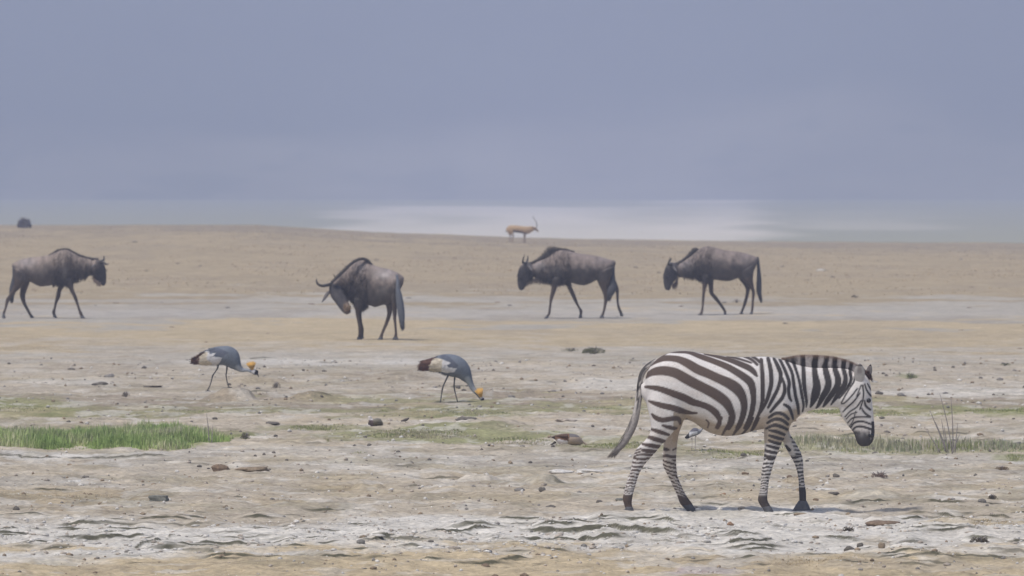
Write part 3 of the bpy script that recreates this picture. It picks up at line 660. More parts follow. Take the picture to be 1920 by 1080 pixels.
    for (a, b, wpx, y0, y1) in ears:
        g = Geo(); d0 = np.array(a, float); d1 = np.array(b, float); n_ = np.array([(d1 - d0)[1], -(d1 - d0)[0]]); n_ = n_ / np.hypot(*n_); rows = []
        for t, q in ((0, .4), (.3, 1), (.6, .9), (.9, .4), (1, .1)):
            p = d0 + (d1 - d0) * t; rows.append((tuple(p + n_ * wpx * q), tuple(p - n_ * wpx * q), .015, y0 + (y1 - y0) * t))
        g.loft(F.st(rows, T), seg=10); me = g.mesh('ear'); set_col(me, np.tile([[.16, .145, .14]], (len(me.vertices), 1))); link('ear', me, M_FUR, root)
    for f in feet: g = Geo(); g.loft(F.st(f, T), seg=12, cap=.05); link('hoof', g.mesh('hoof'), M_HOOF, root)
    return root
def leg(rows, y, hw): # rows of point pairs
    n = len(rows); return [(a, b, hw[0] + (hw[1] - hw[0]) * min(1, i / (n * .55)), y) for i, (a, b) in enumerate(rows)]
def foot(a, b, a2, b2, y): return [(a, b, .03, y), (a2, b2, .042, y)]

# far right walker, facing left
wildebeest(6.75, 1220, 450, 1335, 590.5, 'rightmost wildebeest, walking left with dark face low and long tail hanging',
    [((1352, 222), (1345, 300), .07, 0), ((1300, 198), (1300, 400), .2, 0), ((1200, 165), (1200, 470), .25, 0), ((1100, 145), (1100, 485), .27, 0), ((1000, 135), (1000, 518), .29, 0), ((900, 118), (900, 515), .29, 0), ((800, 90), (800, 502), .27, 0),
     ((720, 76), (720, 510), .24, 0), ((640, 98), (640, 508), .22, 0), ((585, 135), (590, 485), .19, 0), ((520, 190), (540, 480), .15, 0), ((430, 255), (445, 470), .12, 0), ((355, 305), (370, 475), .105, 0)],
    [((300, 285), (390, 420), .09, 0), ((235, 285), (350, 430), .095, 0), ((190, 335), (335, 470), .09, 0), ((165, 420), (310, 510), .08, 0), ((160, 500), (280, 545), .065, 0), ((165, 560), (262, 580), .06, 0), ((180, 615), (250, 620), .058, 0)],
    [leg([((655, 440), (760, 450)), ((650, 500), (740, 520)), ((652, 560), (718, 565)), ((652, 640), (692, 645)), ((646, 740), (680, 745)), ((642, 840), (670, 845)), ((628, 905), (662, 908)), ((605, 935), (655, 938))], -.13, (.09, .032)),
     leg([((700, 440), (800, 450)), ((722, 520), (800, 520)), ((735, 600), (795, 600)), ((745, 670), (800, 668)), ((785, 730), (835, 708)), ((850, 800), (882, 775)), ((902, 870), (932, 850)), ((925, 905), (957, 895)), ((928, 930), (960, 925))], .13, (.09, .032)),
     leg([((1080, 420), (1290, 330)), ((1115, 490), (1285, 410)), ((1170, 560), (1280, 500)), ((1205, 620), (1265, 600)), ((1200, 700), (1242, 710)), ((1180, 780), (1217, 800)), ((1165, 840), (1192, 860)), ((1142, 900), (1172, 912))], .12, (.12, .032)),
     leg([((1120, 430), (1320, 300)), ((1160, 500), (1300, 420)), ((1215, 550), (1295, 510)), ((1252, 600), (1308, 600)), ((1278, 660), (1320, 660)), ((1276, 750), (1308, 760)), ((1270, 850), (1302, 860)), ((1262, 910), (1292, 912))], -.13, (.13, .032))],
    [foot((600, 930), (652, 932), (583, 957), (655, 957), -.13), foot((928, 922), (958, 920), (925, 950), (968, 950), .13), foot((1140, 905), (1172, 910), (1122, 940), (1172, 940), .12), foot((1260, 908), (1290, 910), (1243, 944), (1295, 944), -.13)],
    [(1350, 215, 0, 18), (1362, 300, -.02, 18), (1368, 400, -.03, 24), (1372, 520, -.03, 32), (1370, 640, -.03, 34), (1385, 720, -.03, 20), (1402, 765, -.03, 6)],
    [[(262, 300, -.06, 16), (232, 310, -.14, 15), (222, 290, -.22, 12), (238, 245, -.25, 8), (240, 205, -.23, 3)], [(262, 300, .06, 16), (240, 305, .14, 15), (235, 280, .22, 12), (258, 250, .25, 8), (268, 225, .23, 3)]],
    [((285, 330), (330, 400), 14, -.09, -.17)],
    [((590, 100), (600, 125)), ((560, 98), (560, 150)), ((520, 120), (525, 185)), ((470, 180), (470, 222)), ((420, 225), (420, 258)), ((350, 270), (355, 302)), ((300, 290), (305, 310))] ,
    [(280, 560, 60, 0), (310, 540, 90, 0), (335, 500, 80, 0)],
    dict(bars=(420, 760), face=(120, 330), spots=[(1190, 260, 60, 70, (.21, .18, .17), .7), (760, 180, 60, 70, (.10, .085, .075), .6), (450, 320, 90, 60, (.25, .235, .24), .5)]), -1, beard_col=(.13, .095, .085))

# third walker, facing left
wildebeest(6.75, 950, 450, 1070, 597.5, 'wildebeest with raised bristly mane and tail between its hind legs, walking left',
    [((1372, 268), (1365, 340), .06, 0), ((1320, 252), (1320, 430), .18, 0), ((1240, 230), (1240, 500), .24, 0), ((1150, 205), (1150, 505), .26, 0), ((1060, 190), (1060, 550), .28, 0), ((980, 182), (980, 576), .29, 0), ((880, 163), (880, 562), .29, 0), ((800, 142), (800, 538), .27, 0),
     ((730, 126), (730, 545), .25, 0), ((660, 132), (660, 560), .23, 0), ((600, 162), (600, 550), .2, 0), ((520, 220), (530, 540), .16, 0), ((430, 255), (440, 508), .13, 0), ((360, 288), (370, 498), .11, 0)],
    [((290, 285), (390, 440), .095, 0), ((215, 290), (340, 460), .1, 0), ((160, 350), (320, 490), .09, 0), ((138, 440), (300, 530), .08, 0), ((136, 520), (262, 560), .066, 0), ((140, 575), (240, 590), .06, 0), ((155, 620), (215, 625), .055, 0)],
    [leg([((580, 480), (690, 490)), ((570, 545), (652, 560)), ((560, 640), (622, 650)), ((545, 720), (595, 720)), ((540, 790), (572, 790)), ((530, 870), (562, 870)), ((520, 930), (552, 938)), ((492, 965), (530, 970))], -.13, (.09, .032)),
     leg([((680, 470), (790, 480)), ((735, 545), (805, 550)), ((775, 620), (837, 620)), ((815, 700), (867, 690)), ((850, 770), (892, 760)), ((890, 840), (918, 830)), ((920, 900), (962, 898)), ((922, 950), (955, 946))], .13, (.09, .032)),
     leg([((1110, 440), (1350, 340)), ((1140, 510), (1335, 430)), ((1172, 580), (1300, 560)), ((1210, 660), (1290, 660)), ((1230, 740), (1282, 740)), ((1225, 830), (1262, 830)), ((1213, 900), (1242, 910)), ((1190, 955), (1228, 960))], -.13, (.13, .032)),
     leg([((1150, 450), (1350, 380)), ((1230, 520), (1370, 480)), ((1310, 565), (1400, 555)), ((1368, 610), (1420, 620)), ((1385, 700), (1422, 700)), ((1393, 800), (1422, 800)), ((1410, 880), (1447, 878)), ((1430, 930), (1466, 920))], .13, (.12, .032))],
    [foot((490, 965), (532, 970), (470, 995), (522, 997), -.13), foot((922, 945), (953, 944), (905, 997), (957, 997), .13), foot((1188, 950), (1228, 955), (1168, 994), (1230, 994), -.13), foot((1430, 928), (1466, 920), (1440, 968), (1480, 968), .13)],
    [(1352, 268, 0, 20), (1352, 340, -.05, 18), (1348, 420, -.08, 20), (1345, 520, -.1, 34), (1330, 610, -.12, 58), (1300, 680, -.14, 50), (1282, 755, -.14, 14)],
    [[(240, 295, -.06, 17), (210, 290, -.15, 15), (205, 265, -.22, 12), (215, 220, -.24, 8), (228, 180, -.22, 3)], [(255, 290, .06, 16), (250, 285, .15, 14), (262, 260, .22, 12), (270, 225, .24, 7), (262, 200, .22, 3)]],
    [((275, 320), (320, 390), 14, -.09, -.17)],
    [((850, 140), (850, 158)), ((760, 110), (760, 135)), ((680, 100), (680, 128)), ((610, 90), (610, 155)), ((530, 92), (560, 185)), ((470, 160), (490, 232)), ((400, 220), (410, 262)), ((330, 270), (330, 295)), ((260, 285), (260, 300))],
    [(250, 560, 50, 0), (300, 510, 70, 0), (380, 495, 85, 0), (460, 510, 70, 0), (530, 535, 40, 0)],
    dict(bars=(420, 800), face=(100, 320), spots=[(1180, 270, 80, 60, (.22, .185, .175), .7), (720, 190, 60, 60, (.10, .08, .07), .6), (420, 330, 100, 50, (.24, .225, .225), .5), (640, 400, 60, 90, (.16, .15, .14), .5)]), -1, beard_col=(.26, .22, .2))

# left walker, facing right
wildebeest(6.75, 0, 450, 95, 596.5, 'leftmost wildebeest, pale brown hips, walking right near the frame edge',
    [((160, 300), (172, 380), .06, 0), ((205, 270), (215, 470), .19, 0), ((290, 236), (300, 500), .24, 0), ((400, 215), (400, 535), .26, 0), ((500, 205), (500, 583), .28, 0), ((600, 192), (600, 578), .28, 0), ((700, 152), (700, 558), .27, 0), ((780, 122), (780, 552), .25, 0),
     ((850, 120), (850, 560), .24, 0), ((920, 152), (915, 540), .2, 0), ((1000, 198), (980, 505), .16, 0), ((1080, 222), (1070, 475), .13, 0), ((1150, 238), (1150, 450), .11, 0)],
    [((1200, 240), (1150, 420), .095, 0), ((1280, 255), (1170, 440), .1, 0), ((1325, 320), (1185, 475), .09, 0), ((1342, 410), (1205, 505), .078, 0), ((1347, 480), (1250, 530), .065, 0), ((1342, 530), (1275, 555), .06, 0), ((1332, 560), (1290, 570), .05, 0)],
    [leg([((170, 350), (360, 440)), ((175, 430), (350, 520)), ((185, 510), (310, 550)), ((165, 600), (265, 600)), ((115, 690), (195, 665)), ((78, 745), (130, 755)), ((62, 850), (92, 850)), ((35, 920), (68, 930))], -.13, (.13, .032)),
     leg([((240, 440), (390, 450)), ((262, 520), (372, 530)), ((250, 620), (342, 610)), ((245, 710), (315, 700)), ((278, 800), (322, 790)), ((318, 870), (350, 850)), ((350, 930), (382, 912)), ((368, 958), (405, 950))], .13, (.12, .032)),
     leg([((720, 480), (830, 480)), ((735, 550), (820, 550)), ((715, 640), (777, 630)), ((700, 720), (757, 720)), ((685, 790), (722, 790)), ((673, 860), (702, 865)), ((650, 910), (696, 912)), ((662, 940), (700, 945))], .13, (.09, .032)),
     leg([((810, 490), (920, 480)), ((842, 560), (925, 550)), ((890, 640), (942, 630)), ((930, 720), (977, 710)), ((965, 800), (997, 790)), ((988, 870), (1018, 860)), ((1005, 930), (1047, 920)), ((1020, 965), (1062, 955))], -.13, (.09, .032))],
    [foot((33, 925), (66, 932), (28, 995), (78, 995), -.13), foot((366, 955), (405, 948), (380, 984), (430, 982), .13), foot((660, 935), (700, 942), (668, 975), (720, 985), .13), foot((1018, 960), (1060, 950), (1032, 994), (1090, 994), -.13)],
    [(172, 300, 0, 18), (172, 380, -.04, 14), (175, 470, -.05, 20), (168, 560, -.05, 36), (158, 650, -.05, 40), (150, 720, -.05, 26), (150, 770, -.05, 8)],
    [[(1275, 262, -.06, 16), (1315, 280, -.15, 15), (1345, 300, -.2, 11), (1368, 302, -.2, 7), (1380, 290, -.19, 3)], [(1275, 262, .06, 16), (1300, 255, .15, 14), (1308, 232, .22, 11), (1308, 195, .23, 4)]],
    [((1210, 300), (1160, 350), 14, -.09, -.17)],
    [((620, 180), (625, 195)), ((700, 130), (700, 155)), ((760, 104), (765, 130)), ((850, 100), (850, 130)), ((920, 130), (915, 160)), ((1000, 168), (995, 205)), ((1080, 200), (1078, 230)), ((1160, 215), (1155, 245)), ((1240, 228), (1240, 250))],
    [(1190, 480, 60, 0), (1235, 510, 80, 0), (1275, 540, 50, 0)],
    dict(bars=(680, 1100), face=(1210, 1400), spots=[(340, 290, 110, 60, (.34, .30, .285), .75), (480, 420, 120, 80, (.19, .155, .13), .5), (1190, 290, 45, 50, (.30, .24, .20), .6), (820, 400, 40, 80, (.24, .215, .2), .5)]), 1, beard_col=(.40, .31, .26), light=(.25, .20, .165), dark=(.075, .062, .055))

# the one standing with its head turned down and back
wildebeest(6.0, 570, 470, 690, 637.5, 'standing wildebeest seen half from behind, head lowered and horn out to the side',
    [((1108, 285), (1090, 430), .13, -.30), ((1050, 245), (1045, 540), .23, -.28), ((950, 208), (960, 598), .27, -.2), ((860, 190), (870, 618), .29, -.08), ((790, 168), (800, 640), .29, .03), ((720, 115), (720, 618), .28, .13), ((655, 90), (645, 640), .26, .22), ((585, 112), (580, 605), .24, .28),
     ((510, 165), (515, 560), .2, .3), ((435, 225), (450, 520), .16, .28), ((370, 290), (400, 480), .13, .22), ((325, 340), (370, 460), .11, .18)],
    [((285, 375), (410, 400), .1, .16), ((280, 450), (430, 430), .1, .1), ((305, 525), (450, 485), .095, .03), ((350, 585), (480, 535), .085, -.03), ((395, 645), (505, 590), .075, -.08), ((430, 688), (525, 640), .068, -.12), ((460, 712), (530, 680), .055, -.14)],
    [leg([((560, 540), (690, 560)), ((562, 610), (675, 630)), ((575, 690), (640, 685)), ((585, 750), (634, 750)), ((602, 830), (642, 830)), ((608, 890), (650, 890)), ((608, 950), (648, 952)), ((600, 985), (650, 988))], .10, (.09, .035)),
     leg([((590, 540), (700, 560)), ((585, 610), (690, 640)), ((590, 700), (650, 690)), ((600, 760), (645, 760)), ((612, 830), (655, 830)), ((625, 885), (668, 885)), ((628, 950), (665, 950)), ((625, 975), (664, 978))], .38, (.09, .035)),
     leg([((880, 430), (1060, 430)), ((890, 500), (1040, 510)), ((905, 570), (1015, 575)), ((930, 650), (1000, 650)), ((935, 720), (987, 720)), ((913, 800), (957, 802)), ((888, 870), (922, 880)), ((862, 935), (893, 948)), ((845, 975), (888, 985))], -.12, (.13, .034)),
     leg([((960, 430), (1090, 420)), ((975, 520), (1075, 510)), ((995, 610), (1050, 610)), ((1000, 700), (1048, 700)), ((1005, 760), (1042, 760)), ((1018, 850), (1047, 850)), ((1022, 925), (1052, 930)), ((1012, 970), (1055, 972))], -.38, (.12, .034))],
    [foot((598, 975), (650, 978), (588, 1010), (660, 1010), .10), foot((626, 965), (664, 968), (622, 996), (672, 996), .38), foot((848, 970), (890, 980), (820, 1010), (890, 1010), -.12), foot((1010, 965), (1056, 968), (995, 1002), (1072, 1002), -.38)],
    [(1045, 285, -.42, 20), (1058, 350, -.5, 18), (1062, 430, -.53, 26), (1075, 520, -.54, 38), (1092, 640, -.54, 42), (1105, 760, -.54, 34), (1112, 870, -.54, 8)],
    [[(315, 372, .1, 20), (260, 392, .02, 18), (205, 398, -.06, 16), (160, 380, -.1, 13), (142, 345, -.1, 8), (145, 312, -.08, 3)], [(320, 368, .22, 20), (345, 350, .34, 16), (352, 325, .42, 12), (340, 295, .44, 7), (325, 275, .42, 3)]],
    [((285, 455), (200, 585), 20, .12, .02)],
    [((760, 150), (755, 165)), ((720, 100), (715, 125)), ((660, 78), (655, 100)), ((590, 92), (590, 120)), ((520, 140), (530, 160)), ((440, 205), (455, 235)), ((370, 280), (380, 305)), ((310, 345), (320, 360))],
    [(455, 610, 50, -.2), (485, 640, 50, -.22), (520, 625, 50, -.2)],
    dict(fr=70, bars=(380, 700), face=(200, 480), spots=[(900, 270, 110, 60, (.36, .325, .31), .8), (640, 200, 70, 60, (.22, .21, .22), .5), (820, 540, 120, 60, (.06, .055, .052), .6), (480, 640, 30, 50, (.36, .26, .18), .8), (900, 450, 70, 60, (.19, .175, .165), .4)]), -1, beard_col=(.36, .26, .17))

# ---------------------------------------------------------------- cranes
def crane(cu, cv, u0, v0, label, rows, legs_, bill, crest, white, cream, brown, darkw, headc, ground_dz=0):
    T = crop(9, cu, cv); F = Frame(u0, v0)
    root = place('crowned_crane', u0, v0, label, 'crane', 'grey crowned cranes feeding on the plain'); root.location.z += ground_dz
    g = Geo(); g.loft(F.st([(a, b, w, 0) for a, b, w in rows], T), seg=24)
    me = g.merged('body', .0075, 3); V = verts_of(me); U, W = F.uv(V); a, b = (U - cu) * 9, (W - cv) * 9
    n = (fbm(U * .6, W * .6, 5, 3) - .5); aj = a + n * 18; bj = b + n * 14
    c = np.tile(np.array([[.155, .175, .205]]), (len(U), 1)).astype(float)
    c = mixc(c, (.36, .385, .42), near_lines(aj, bj, [[(x, y, 45) for x, y in headc['neck']]], 40))
    c[in_poly(aj, bj, darkw)] = (.105, .115, .145)
    c[in_poly(aj, bj, white)] = (.62, .60, .60); c[in_poly(aj, bj, cream)] = (.60, .53, .42); c[in_poly(aj, bj, brown)] = (.105, .055, .04)
    c *= (1 + .30 * (fbm(a * .05 + b * .03, b * .012 - a * .008, 31, 3) - .5))[:, None]
    q = np.hypot(a - headc['face'][0], b - headc['face'][1]); c[q < 34] = (.6, .58, .58); q = np.hypot(a - headc['black'][0], b - headc['black'][1]); c[q < headc['br']] = (.02, .02, .024)
    set_col(me, c); link('body', me, M_FEATHER, root)
    coat(me, 'feather_tips', (a < 620) & (b < 480) & (a > 120), 320, .045, .004, (-1, 0, -.2), M_FEATHER, root, .15, .03)
    # loose wing and tail plumes
    g = Geo(); cols = []
    for (p, q_, spread, cc) in headc['plumes']:
        for i in range(40):
            t = random.random(); k = len(g.V); x0 = p[0] + (q_[0] - p[0]) * t * .4; y0 = p[1] + (q_[1] - p[1]) * t * .4
            g.hair(F.pt(x0 + random.uniform(-spread, spread), y0 + random.uniform(-spread, spread), random.uniform(-.07, .07), T), F.pt(q_[0] + random.uniform(-spread, spread) * .8, q_[1] + random.uniform(-spread, spread), random.uniform(-.05, .05), T), .006); cols += [cc] * (len(g.V) - k)
    me = g.mesh('wing_plumes'); set_col(me, np.array(cols)); link('wing_plumes', me, M_FEATHER, root)
    for lg in legs_:
        g = Geo(); g.tube(F.tb(lg, T), seg=8)
        k = lg[-1]
        for dx, dy in ((55, 6), (35, -14), (40, 20), (-30, 2)):
            g.tube([(*F.pt(k[0], k[1], k[2], T), .006), (*F.pt(k[0] + dx * .5, k[1] + 4, k[2] - dy * .001, T), .005), (*F.pt(k[0] + dx, k[1] + 8, k[2] - dy * .002, T), .003)], seg=6, n=2)
        link('leg', g.mesh('leg'), M_LEG, root)
    g = Geo(); g.tube(F.tb(bill, T), seg=8); link('bill', g.mesh('bill'), M_HORN, root)
    g = Geo(); (bx, by), (dx, dy), ln, sp = crest; cols = []
    for i in range(700):
        an = math.atan2(dy, dx) + random.uniform(-sp, sp); az = random.uniform(-.6, .6); l = ln * random.uniform(.75, 1.05)
        x1 = bx + math.cos(an) * l * math.cos(az); y1 = by + math.sin(an) * l * math.cos(az)
        g.hair(F.pt(bx + random.uniform(-8, 8), by + random.uniform(-8, 8), random.uniform(-.01, .01), T), F.pt(x1, y1, math.sin(az) * l / 9 / F.s, T), .0045)
    me = g.mesh('crest'); set_col(me, np.tile([[.62, .38, .11]], (len(me.vertices), 1))); link('crest', me, M_HAIR, root)
    for y in (-.02, .02):
        me = bpy.data.meshes.new('eye'); bm = bmesh.new(); bmesh.ops.create_icosphere(bm, subdivisions=1, radius=.005); bm.to_mesh(me); bm.free()
        o = link('eye', me, M_EYE, root); o.location = F.pt(*headc['eye'], y, T)

def mound_z(u, v): return 0
crane(340, 650, 410, 750, 'grey crowned crane on the left, standing on a low mound with its golden crest up',
    [((165, 372), (195, 460), .025), ((240, 325), (250, 462), .045), ((330, 275), (320, 468), .07), ((420, 225), (410, 478), .09), ((510, 185), (505, 482), .11), ((600, 163), (600, 485), .125), ((700, 153), (695, 475), .13), ((800, 155), (780, 505), .13),
     ((880, 185), (840, 535), .115), ((950, 245), (885, 550), .10), ((985, 330), (925, 565), .078), ((1000, 420), (955, 578), .055), ((1020, 490), (985, 590), .036), ((1060, 528), (1045, 597), .026), ((1110, 530), (1110, 588), .022), ((1155, 548), (1145, 600), .022),
     ((1205, 553), (1185, 615), .026), ((1260, 552), (1230, 640), .028), ((1300, 575), (1262, 645), .02)],
    [[(625, 470, -.05, 17), (610, 530, -.05, 13), (575, 590, -.05, 10), (530, 655, -.05, 12), (510, 740, -.05, 9), (480, 830, -.05, 9), (440, 905, -.05, 10)], [(768, 480, .05, 17), (765, 560, .05, 13), (752, 645, .05, 11), (765, 740, .05, 9), (790, 830, .05, 9), (800, 850, .05, 9)]],
    [(1275, 610, 0, 16), (1290, 640, 0, 11), (1303, 683, 0, 3)],
    ((1195, 565), (-.15, -1), 160, .62),
    [(300, 470), (298, 350), (340, 290), (400, 240), (470, 233), (478, 292), (585, 266), (560, 300), (520, 322), (600, 340), (700, 348), (660, 420), (600, 482)],
    [(300, 470), (298, 350), (340, 290), (400, 245), (450, 260), (430, 380), (520, 440), (520, 490)], [(120, 380), (400, 225), (330, 300), (300, 360), (305, 480), (180, 480)],
    [(478, 240), (560, 180), (640, 190), (800, 260), (700, 335), (560, 325), (590, 265), (480, 262)],
    dict(neck=[(960, 520), (1050, 565), (1150, 575)], face=(1215, 590), black=(1275, 598), br=38, eye=(1255, 585), plumes=[((430, 240), (170, 385), 14, (.10, .05, .035)), ((560, 330), (330, 440), 26, (.6, .57, .52)), ((700, 400), (470, 470), 18, (.55, .5, .44)), ((330, 360), (215, 440), 28, (.17, .06, .04))]))
crane(770, 650, 835, 754, 'grey crowned crane right of centre with its bill touching the ground',
    [((148, 265), (150, 372), .035), ((190, 212), (200, 387), .05), ((330, 170), (325, 380), .075), ((420, 143), (415, 398), .095), ((510, 112), (505, 420), .115), ((600, 98), (590, 448), .128), ((700, 103), (675, 480), .132), ((800, 128), (765, 495), .13),
     ((880, 172), (825, 520), .12), ((950, 240), (870, 550), .10), ((1000, 330), (910, 575), .08), ((1028, 430), (945, 600), .058), ((1045, 530), (975, 640), .038), ((1070, 615), (1005, 695), .029), ((1100, 680), (1050, 745), .023), ((1135, 735), (1095, 785), .022), ((1180, 785), (1135, 825), .024), ((1230, 830), (1180, 875), .027), ((1250, 885), (1200, 915), .022)],
    [[(635, 450, -.05, 16), (600, 530, -.05, 13), (560, 610, -.05, 11), (538, 680, -.05, 13), (520, 790, -.05, 9), (498, 935, -.05, 9)], [(745, 470, .05, 16), (738, 560, .05, 12), (732, 650, .05, 13), (755, 770, .05, 9), (800, 940, .05, 9)]],
    [(1225, 890, 0, 18), (1225, 935, 0, 12), (1232, 992, 0, 4)],
    ((1195, 860), (-.28, -1), 200, .42),
    [(540, 190), (580, 205), (680, 245), (610, 285), (640, 320), (780, 340), (740, 400), (600, 420), (520, 390), (510, 260)], [(305, 345), (345, 220), (430, 160), (540, 190), (530, 260), (520, 400), (420, 395), (330, 375)],
    [(100, 200), (440, 145), (350, 215), (308, 345), (330, 400), (100, 400)],
    [(470, 140), (560, 100), (640, 130), (800, 280), (780, 320), (640, 320), (620, 290), (690, 240), (560, 180)],
    dict(neck=[(960, 520), (1010, 640), (1070, 710)], face=(1205, 835), black=(1222, 880), br=40, eye=(1215, 865), plumes=[((420, 200), (170, 300), 50, (.16, .06, .04)), ((600, 300), (400, 340), 30, (.58, .53, .46)), ((300, 340), (170, 355), 24, (.13, .05, .03))]))

# ---------------------------------------------------------------- geese and small waders
def goose():
    T = crop(13.714, 1000, 790); F = Frame(1063, 837)
    root = place('goose', 1063, 837, 'brown and white goose crouched in the low grass beside the zebra tail', 'goose')
    g = Geo(); g.loft(F.st([((465, 425), (475, 455), .02, 0), ((540, 398), (560, 500), .05, 0), ((640, 370), (640, 600), .085, 0), ((760, 352), (760, 650), .11, 0), ((900, 345), (900, 665), .12, 0), ((1040, 352), (1040, 660), .11, 0), ((1150, 395), (1150, 650), .085, 0), ((1220, 450), (1215, 640), .05, 0)], T), seg=20)
    g.tube(F.tb([(1180, 520, 0, 55), (1270, 560, 0, 32), (1330, 600, 0, 28), (1370, 630, 0, 34), (1400, 645, 0, 20)], T))
    me = g.merged('body', .008, 3); V = verts_of(me); U, W = F.uv(V); a, b = (U - 1000) * 13.714, (W - 790) * 13.714
    c = np.tile(np.array([[.36, .28, .21]]), (len(U), 1)).astype(float)
    c[(b < np.interp(a, [460, 600, 900, 930], [520, 480, 530, 400])) & (a < 920)] = (.16, .085, .045)
    c[(b < 430) & (a > 920) & (a < 1260)] = (.16, .145, .14); c[(a < 880) & (b > np.interp(a, [560, 640, 900], [560, 470, 540]))] = (.6, .57, .57); c[(a < 560)] = (.04, .03, .028)
    set_col(me, c); link('body', me, M_FEATHER, root)
    g = Geo(); g.loft(F.st([((470, 425), (460, 445), .02, 0), ((560, 400), (560, 440), .05, 0), ((700, 365), (720, 440), .09, -.02), ((860, 350), (880, 470), .11, -.03)], T), seg=14); me = g.mesh('wing'); set_col(me, np.tile([[.10, .06, .04]], (len(me.vertices), 1))); link('wing', me, M_FEATHER, root)
    g = Geo(); g.tube(F.tb([(1395, 640, 0, 14), (1430, 655, 0, 6)], T)); link('bill', g.mesh('bill'), M_HORN, root)
    g = Geo(); g.loft(F.st([((545, 540), (590, 600), .03, 0), ((480, 595), (500, 625), .04, 0), ((440, 620), (450, 640), .02, 0)], T)); me = g.mesh('tail_feathers'); set_col(me, np.tile([[.035, .028, .022]], (len(me.vertices), 1))); link('tail_feathers', me, M_FEATHER, root)
    for y in (-.05, .05): g = Geo(); g.tube(F.tb([(820, 640, y, 14), (830, 700, y, 10), (860, 712, y, 8)], T)); link('leg', g.mesh('leg'), M_LEG, root)
goose()
def resting_goose():
    T = crop(16, 640, 750); F = Frame(698, 800)
    root = place('goose', 698, 800, 'olive brown goose with white face resting on the bare strip left of centre', 'goose')
    g = Geo(); g.loft(F.st([((1225, 640), (1215, 790), .04, 0), ((1180, 570), (1170, 815), .08, 0), ((1080, 540), (1080, 820), .10, 0), ((980, 560), (980, 800), .095, 0), ((880, 600), (900, 790), .07, 0), ((820, 640), (850, 780), .04, 0)], T), seg=18)
    g.tube(F.tb([(910, 690, -.03, 90), (880, 620, -.04, 66), (860, 560, -.04, 56), (850, 515, -.04, 62), (840, 480, -.04, 50)], T))
    me = g.merged('body', .007, 3); V = verts_of(me); U, W = F.uv(V); a, b = (U - 640) * 16, (W - 750) * 16
    c = np.tile(np.array([[.115, .10, .055]]), (len(U), 1)).astype(float); c[b < 650] = (.19, .175, .14); c[(b < 610) & (a < 940)] = (.66, .61, .57); c[(a < 960) & (b > 600)] = (.09, .065, .06)
    set_col(me, c); link('body', me, M_FEATHER, root)
    g = Geo(); g.tube(F.tb([(820, 500, 0, 16), (775, 520, 0, 5)], T)); link('bill', g.mesh('bill'), M_HORN, root)
    g = Geo(); g.loft(F.st([((1190, 600), (1210, 720), .03, -.07), ((1080, 570), (1090, 710), .04, -.09), ((980, 600), (1000, 700), .03, -.08)], T), seg=12); me = g.mesh('wing'); set_col(me, np.tile([[.15, .135, .10]], (len(me.vertices), 1))); link('wing', me, M_FEATHER, root)
resting_goose()
def wader():
    T = crop(12, 1240, 780); F = Frame(1301, 848)
    root = place('lapwing', 1301, 848, 'small grey and white wading bird with black tail under the zebra belly', 'bird')
    root.location.y += .0
    g = Geo(); g.loft(F.st([((530, 495), (565, 545), .012, 0), ((600, 430), (630, 530), .03, 0), ((660, 350), (680, 500), .05, 0), ((720, 300), (740, 485), .06, 0), ((800, 300), (800, 465), .055, 0), ((860, 330), (850, 440), .04, 0), ((890, 330), (890, 400), .025, 0), ((915, 290), (930, 340), .02, 0), ((935, 250), (960, 300), .022, 0), ((965, 240), (985, 285), .016, 0)], T), seg=16)
    me = g.merged('body', .005, 3); V = verts_of(me); U, W = F.uv(V); a, b = (U - 1240) * 12, (W - 780) * 12
    c = np.tile(np.array([[.26, .26, .28]]), (len(U), 1)).astype(float); c[(b < 365) & (a < 830)] = (.12, .115, .135); c[(b > np.interp(a, [600, 800], [405, 370])) & (a < 810)] = (.6, .6, .62); c[b > np.interp(a, [600, 700, 870], [500, 455, 420])] = (.26, .26, .29); c[a < 625] = (.03, .03, .03)
    set_col(me, c); link('body', me, M_FEATHER, root)
    for x, y, e in ((690, -.02, 815), (765, .02, 800)): g = Geo(); g.tube(F.tb([(x, 470, y, 7), (x + 4, 620, y, 5), (x, e, y, 5), (x + 40, e + 4, y, 4)], T), seg=6); link('leg', g.mesh('leg'), M_TWIG, root)
    g = Geo(); g.tube(F.tb([(975, 262, 0, 8), (1030, 275, 0, 3)], T), seg=6); link('bill', g.mesh('bill'), M_HORN, root)
wader()
def small_bird(u, v, label):
    F = Frame(u, v); root = place('small_bird', u, v, label, 'bird')
    g = Geo(); g.loft(F.st([((u - 9, v - 4), (u - 8, v - 2), .006, 0), ((u - 4, v - 6), (u - 3, v - 2), .018, 0), ((u, v - 8), (u, v - 2), .025, 0), ((u + 4, v - 9), (u + 4, v - 4), .018, 0), ((u + 6, v - 10), (u + 7, v - 7), .012, 0)]), seg=12)
    me = g.merged('body', .004, 2); set_col(me, np.tile([[.10, .085, .075]], (len(me.vertices), 1))); link('body', me, M_FEATHER, root)
    for y in (-.01, .01): g = Geo(); g.tube(F.tb([(u, v - 3, y, .5), (u + .5, v + .5, y, .4)]), seg=5); link('leg', g.mesh('leg'), M_LEG, root)
small_bird(760, 796, 'tiny dark bird standing on the bare strip right of the resting goose')

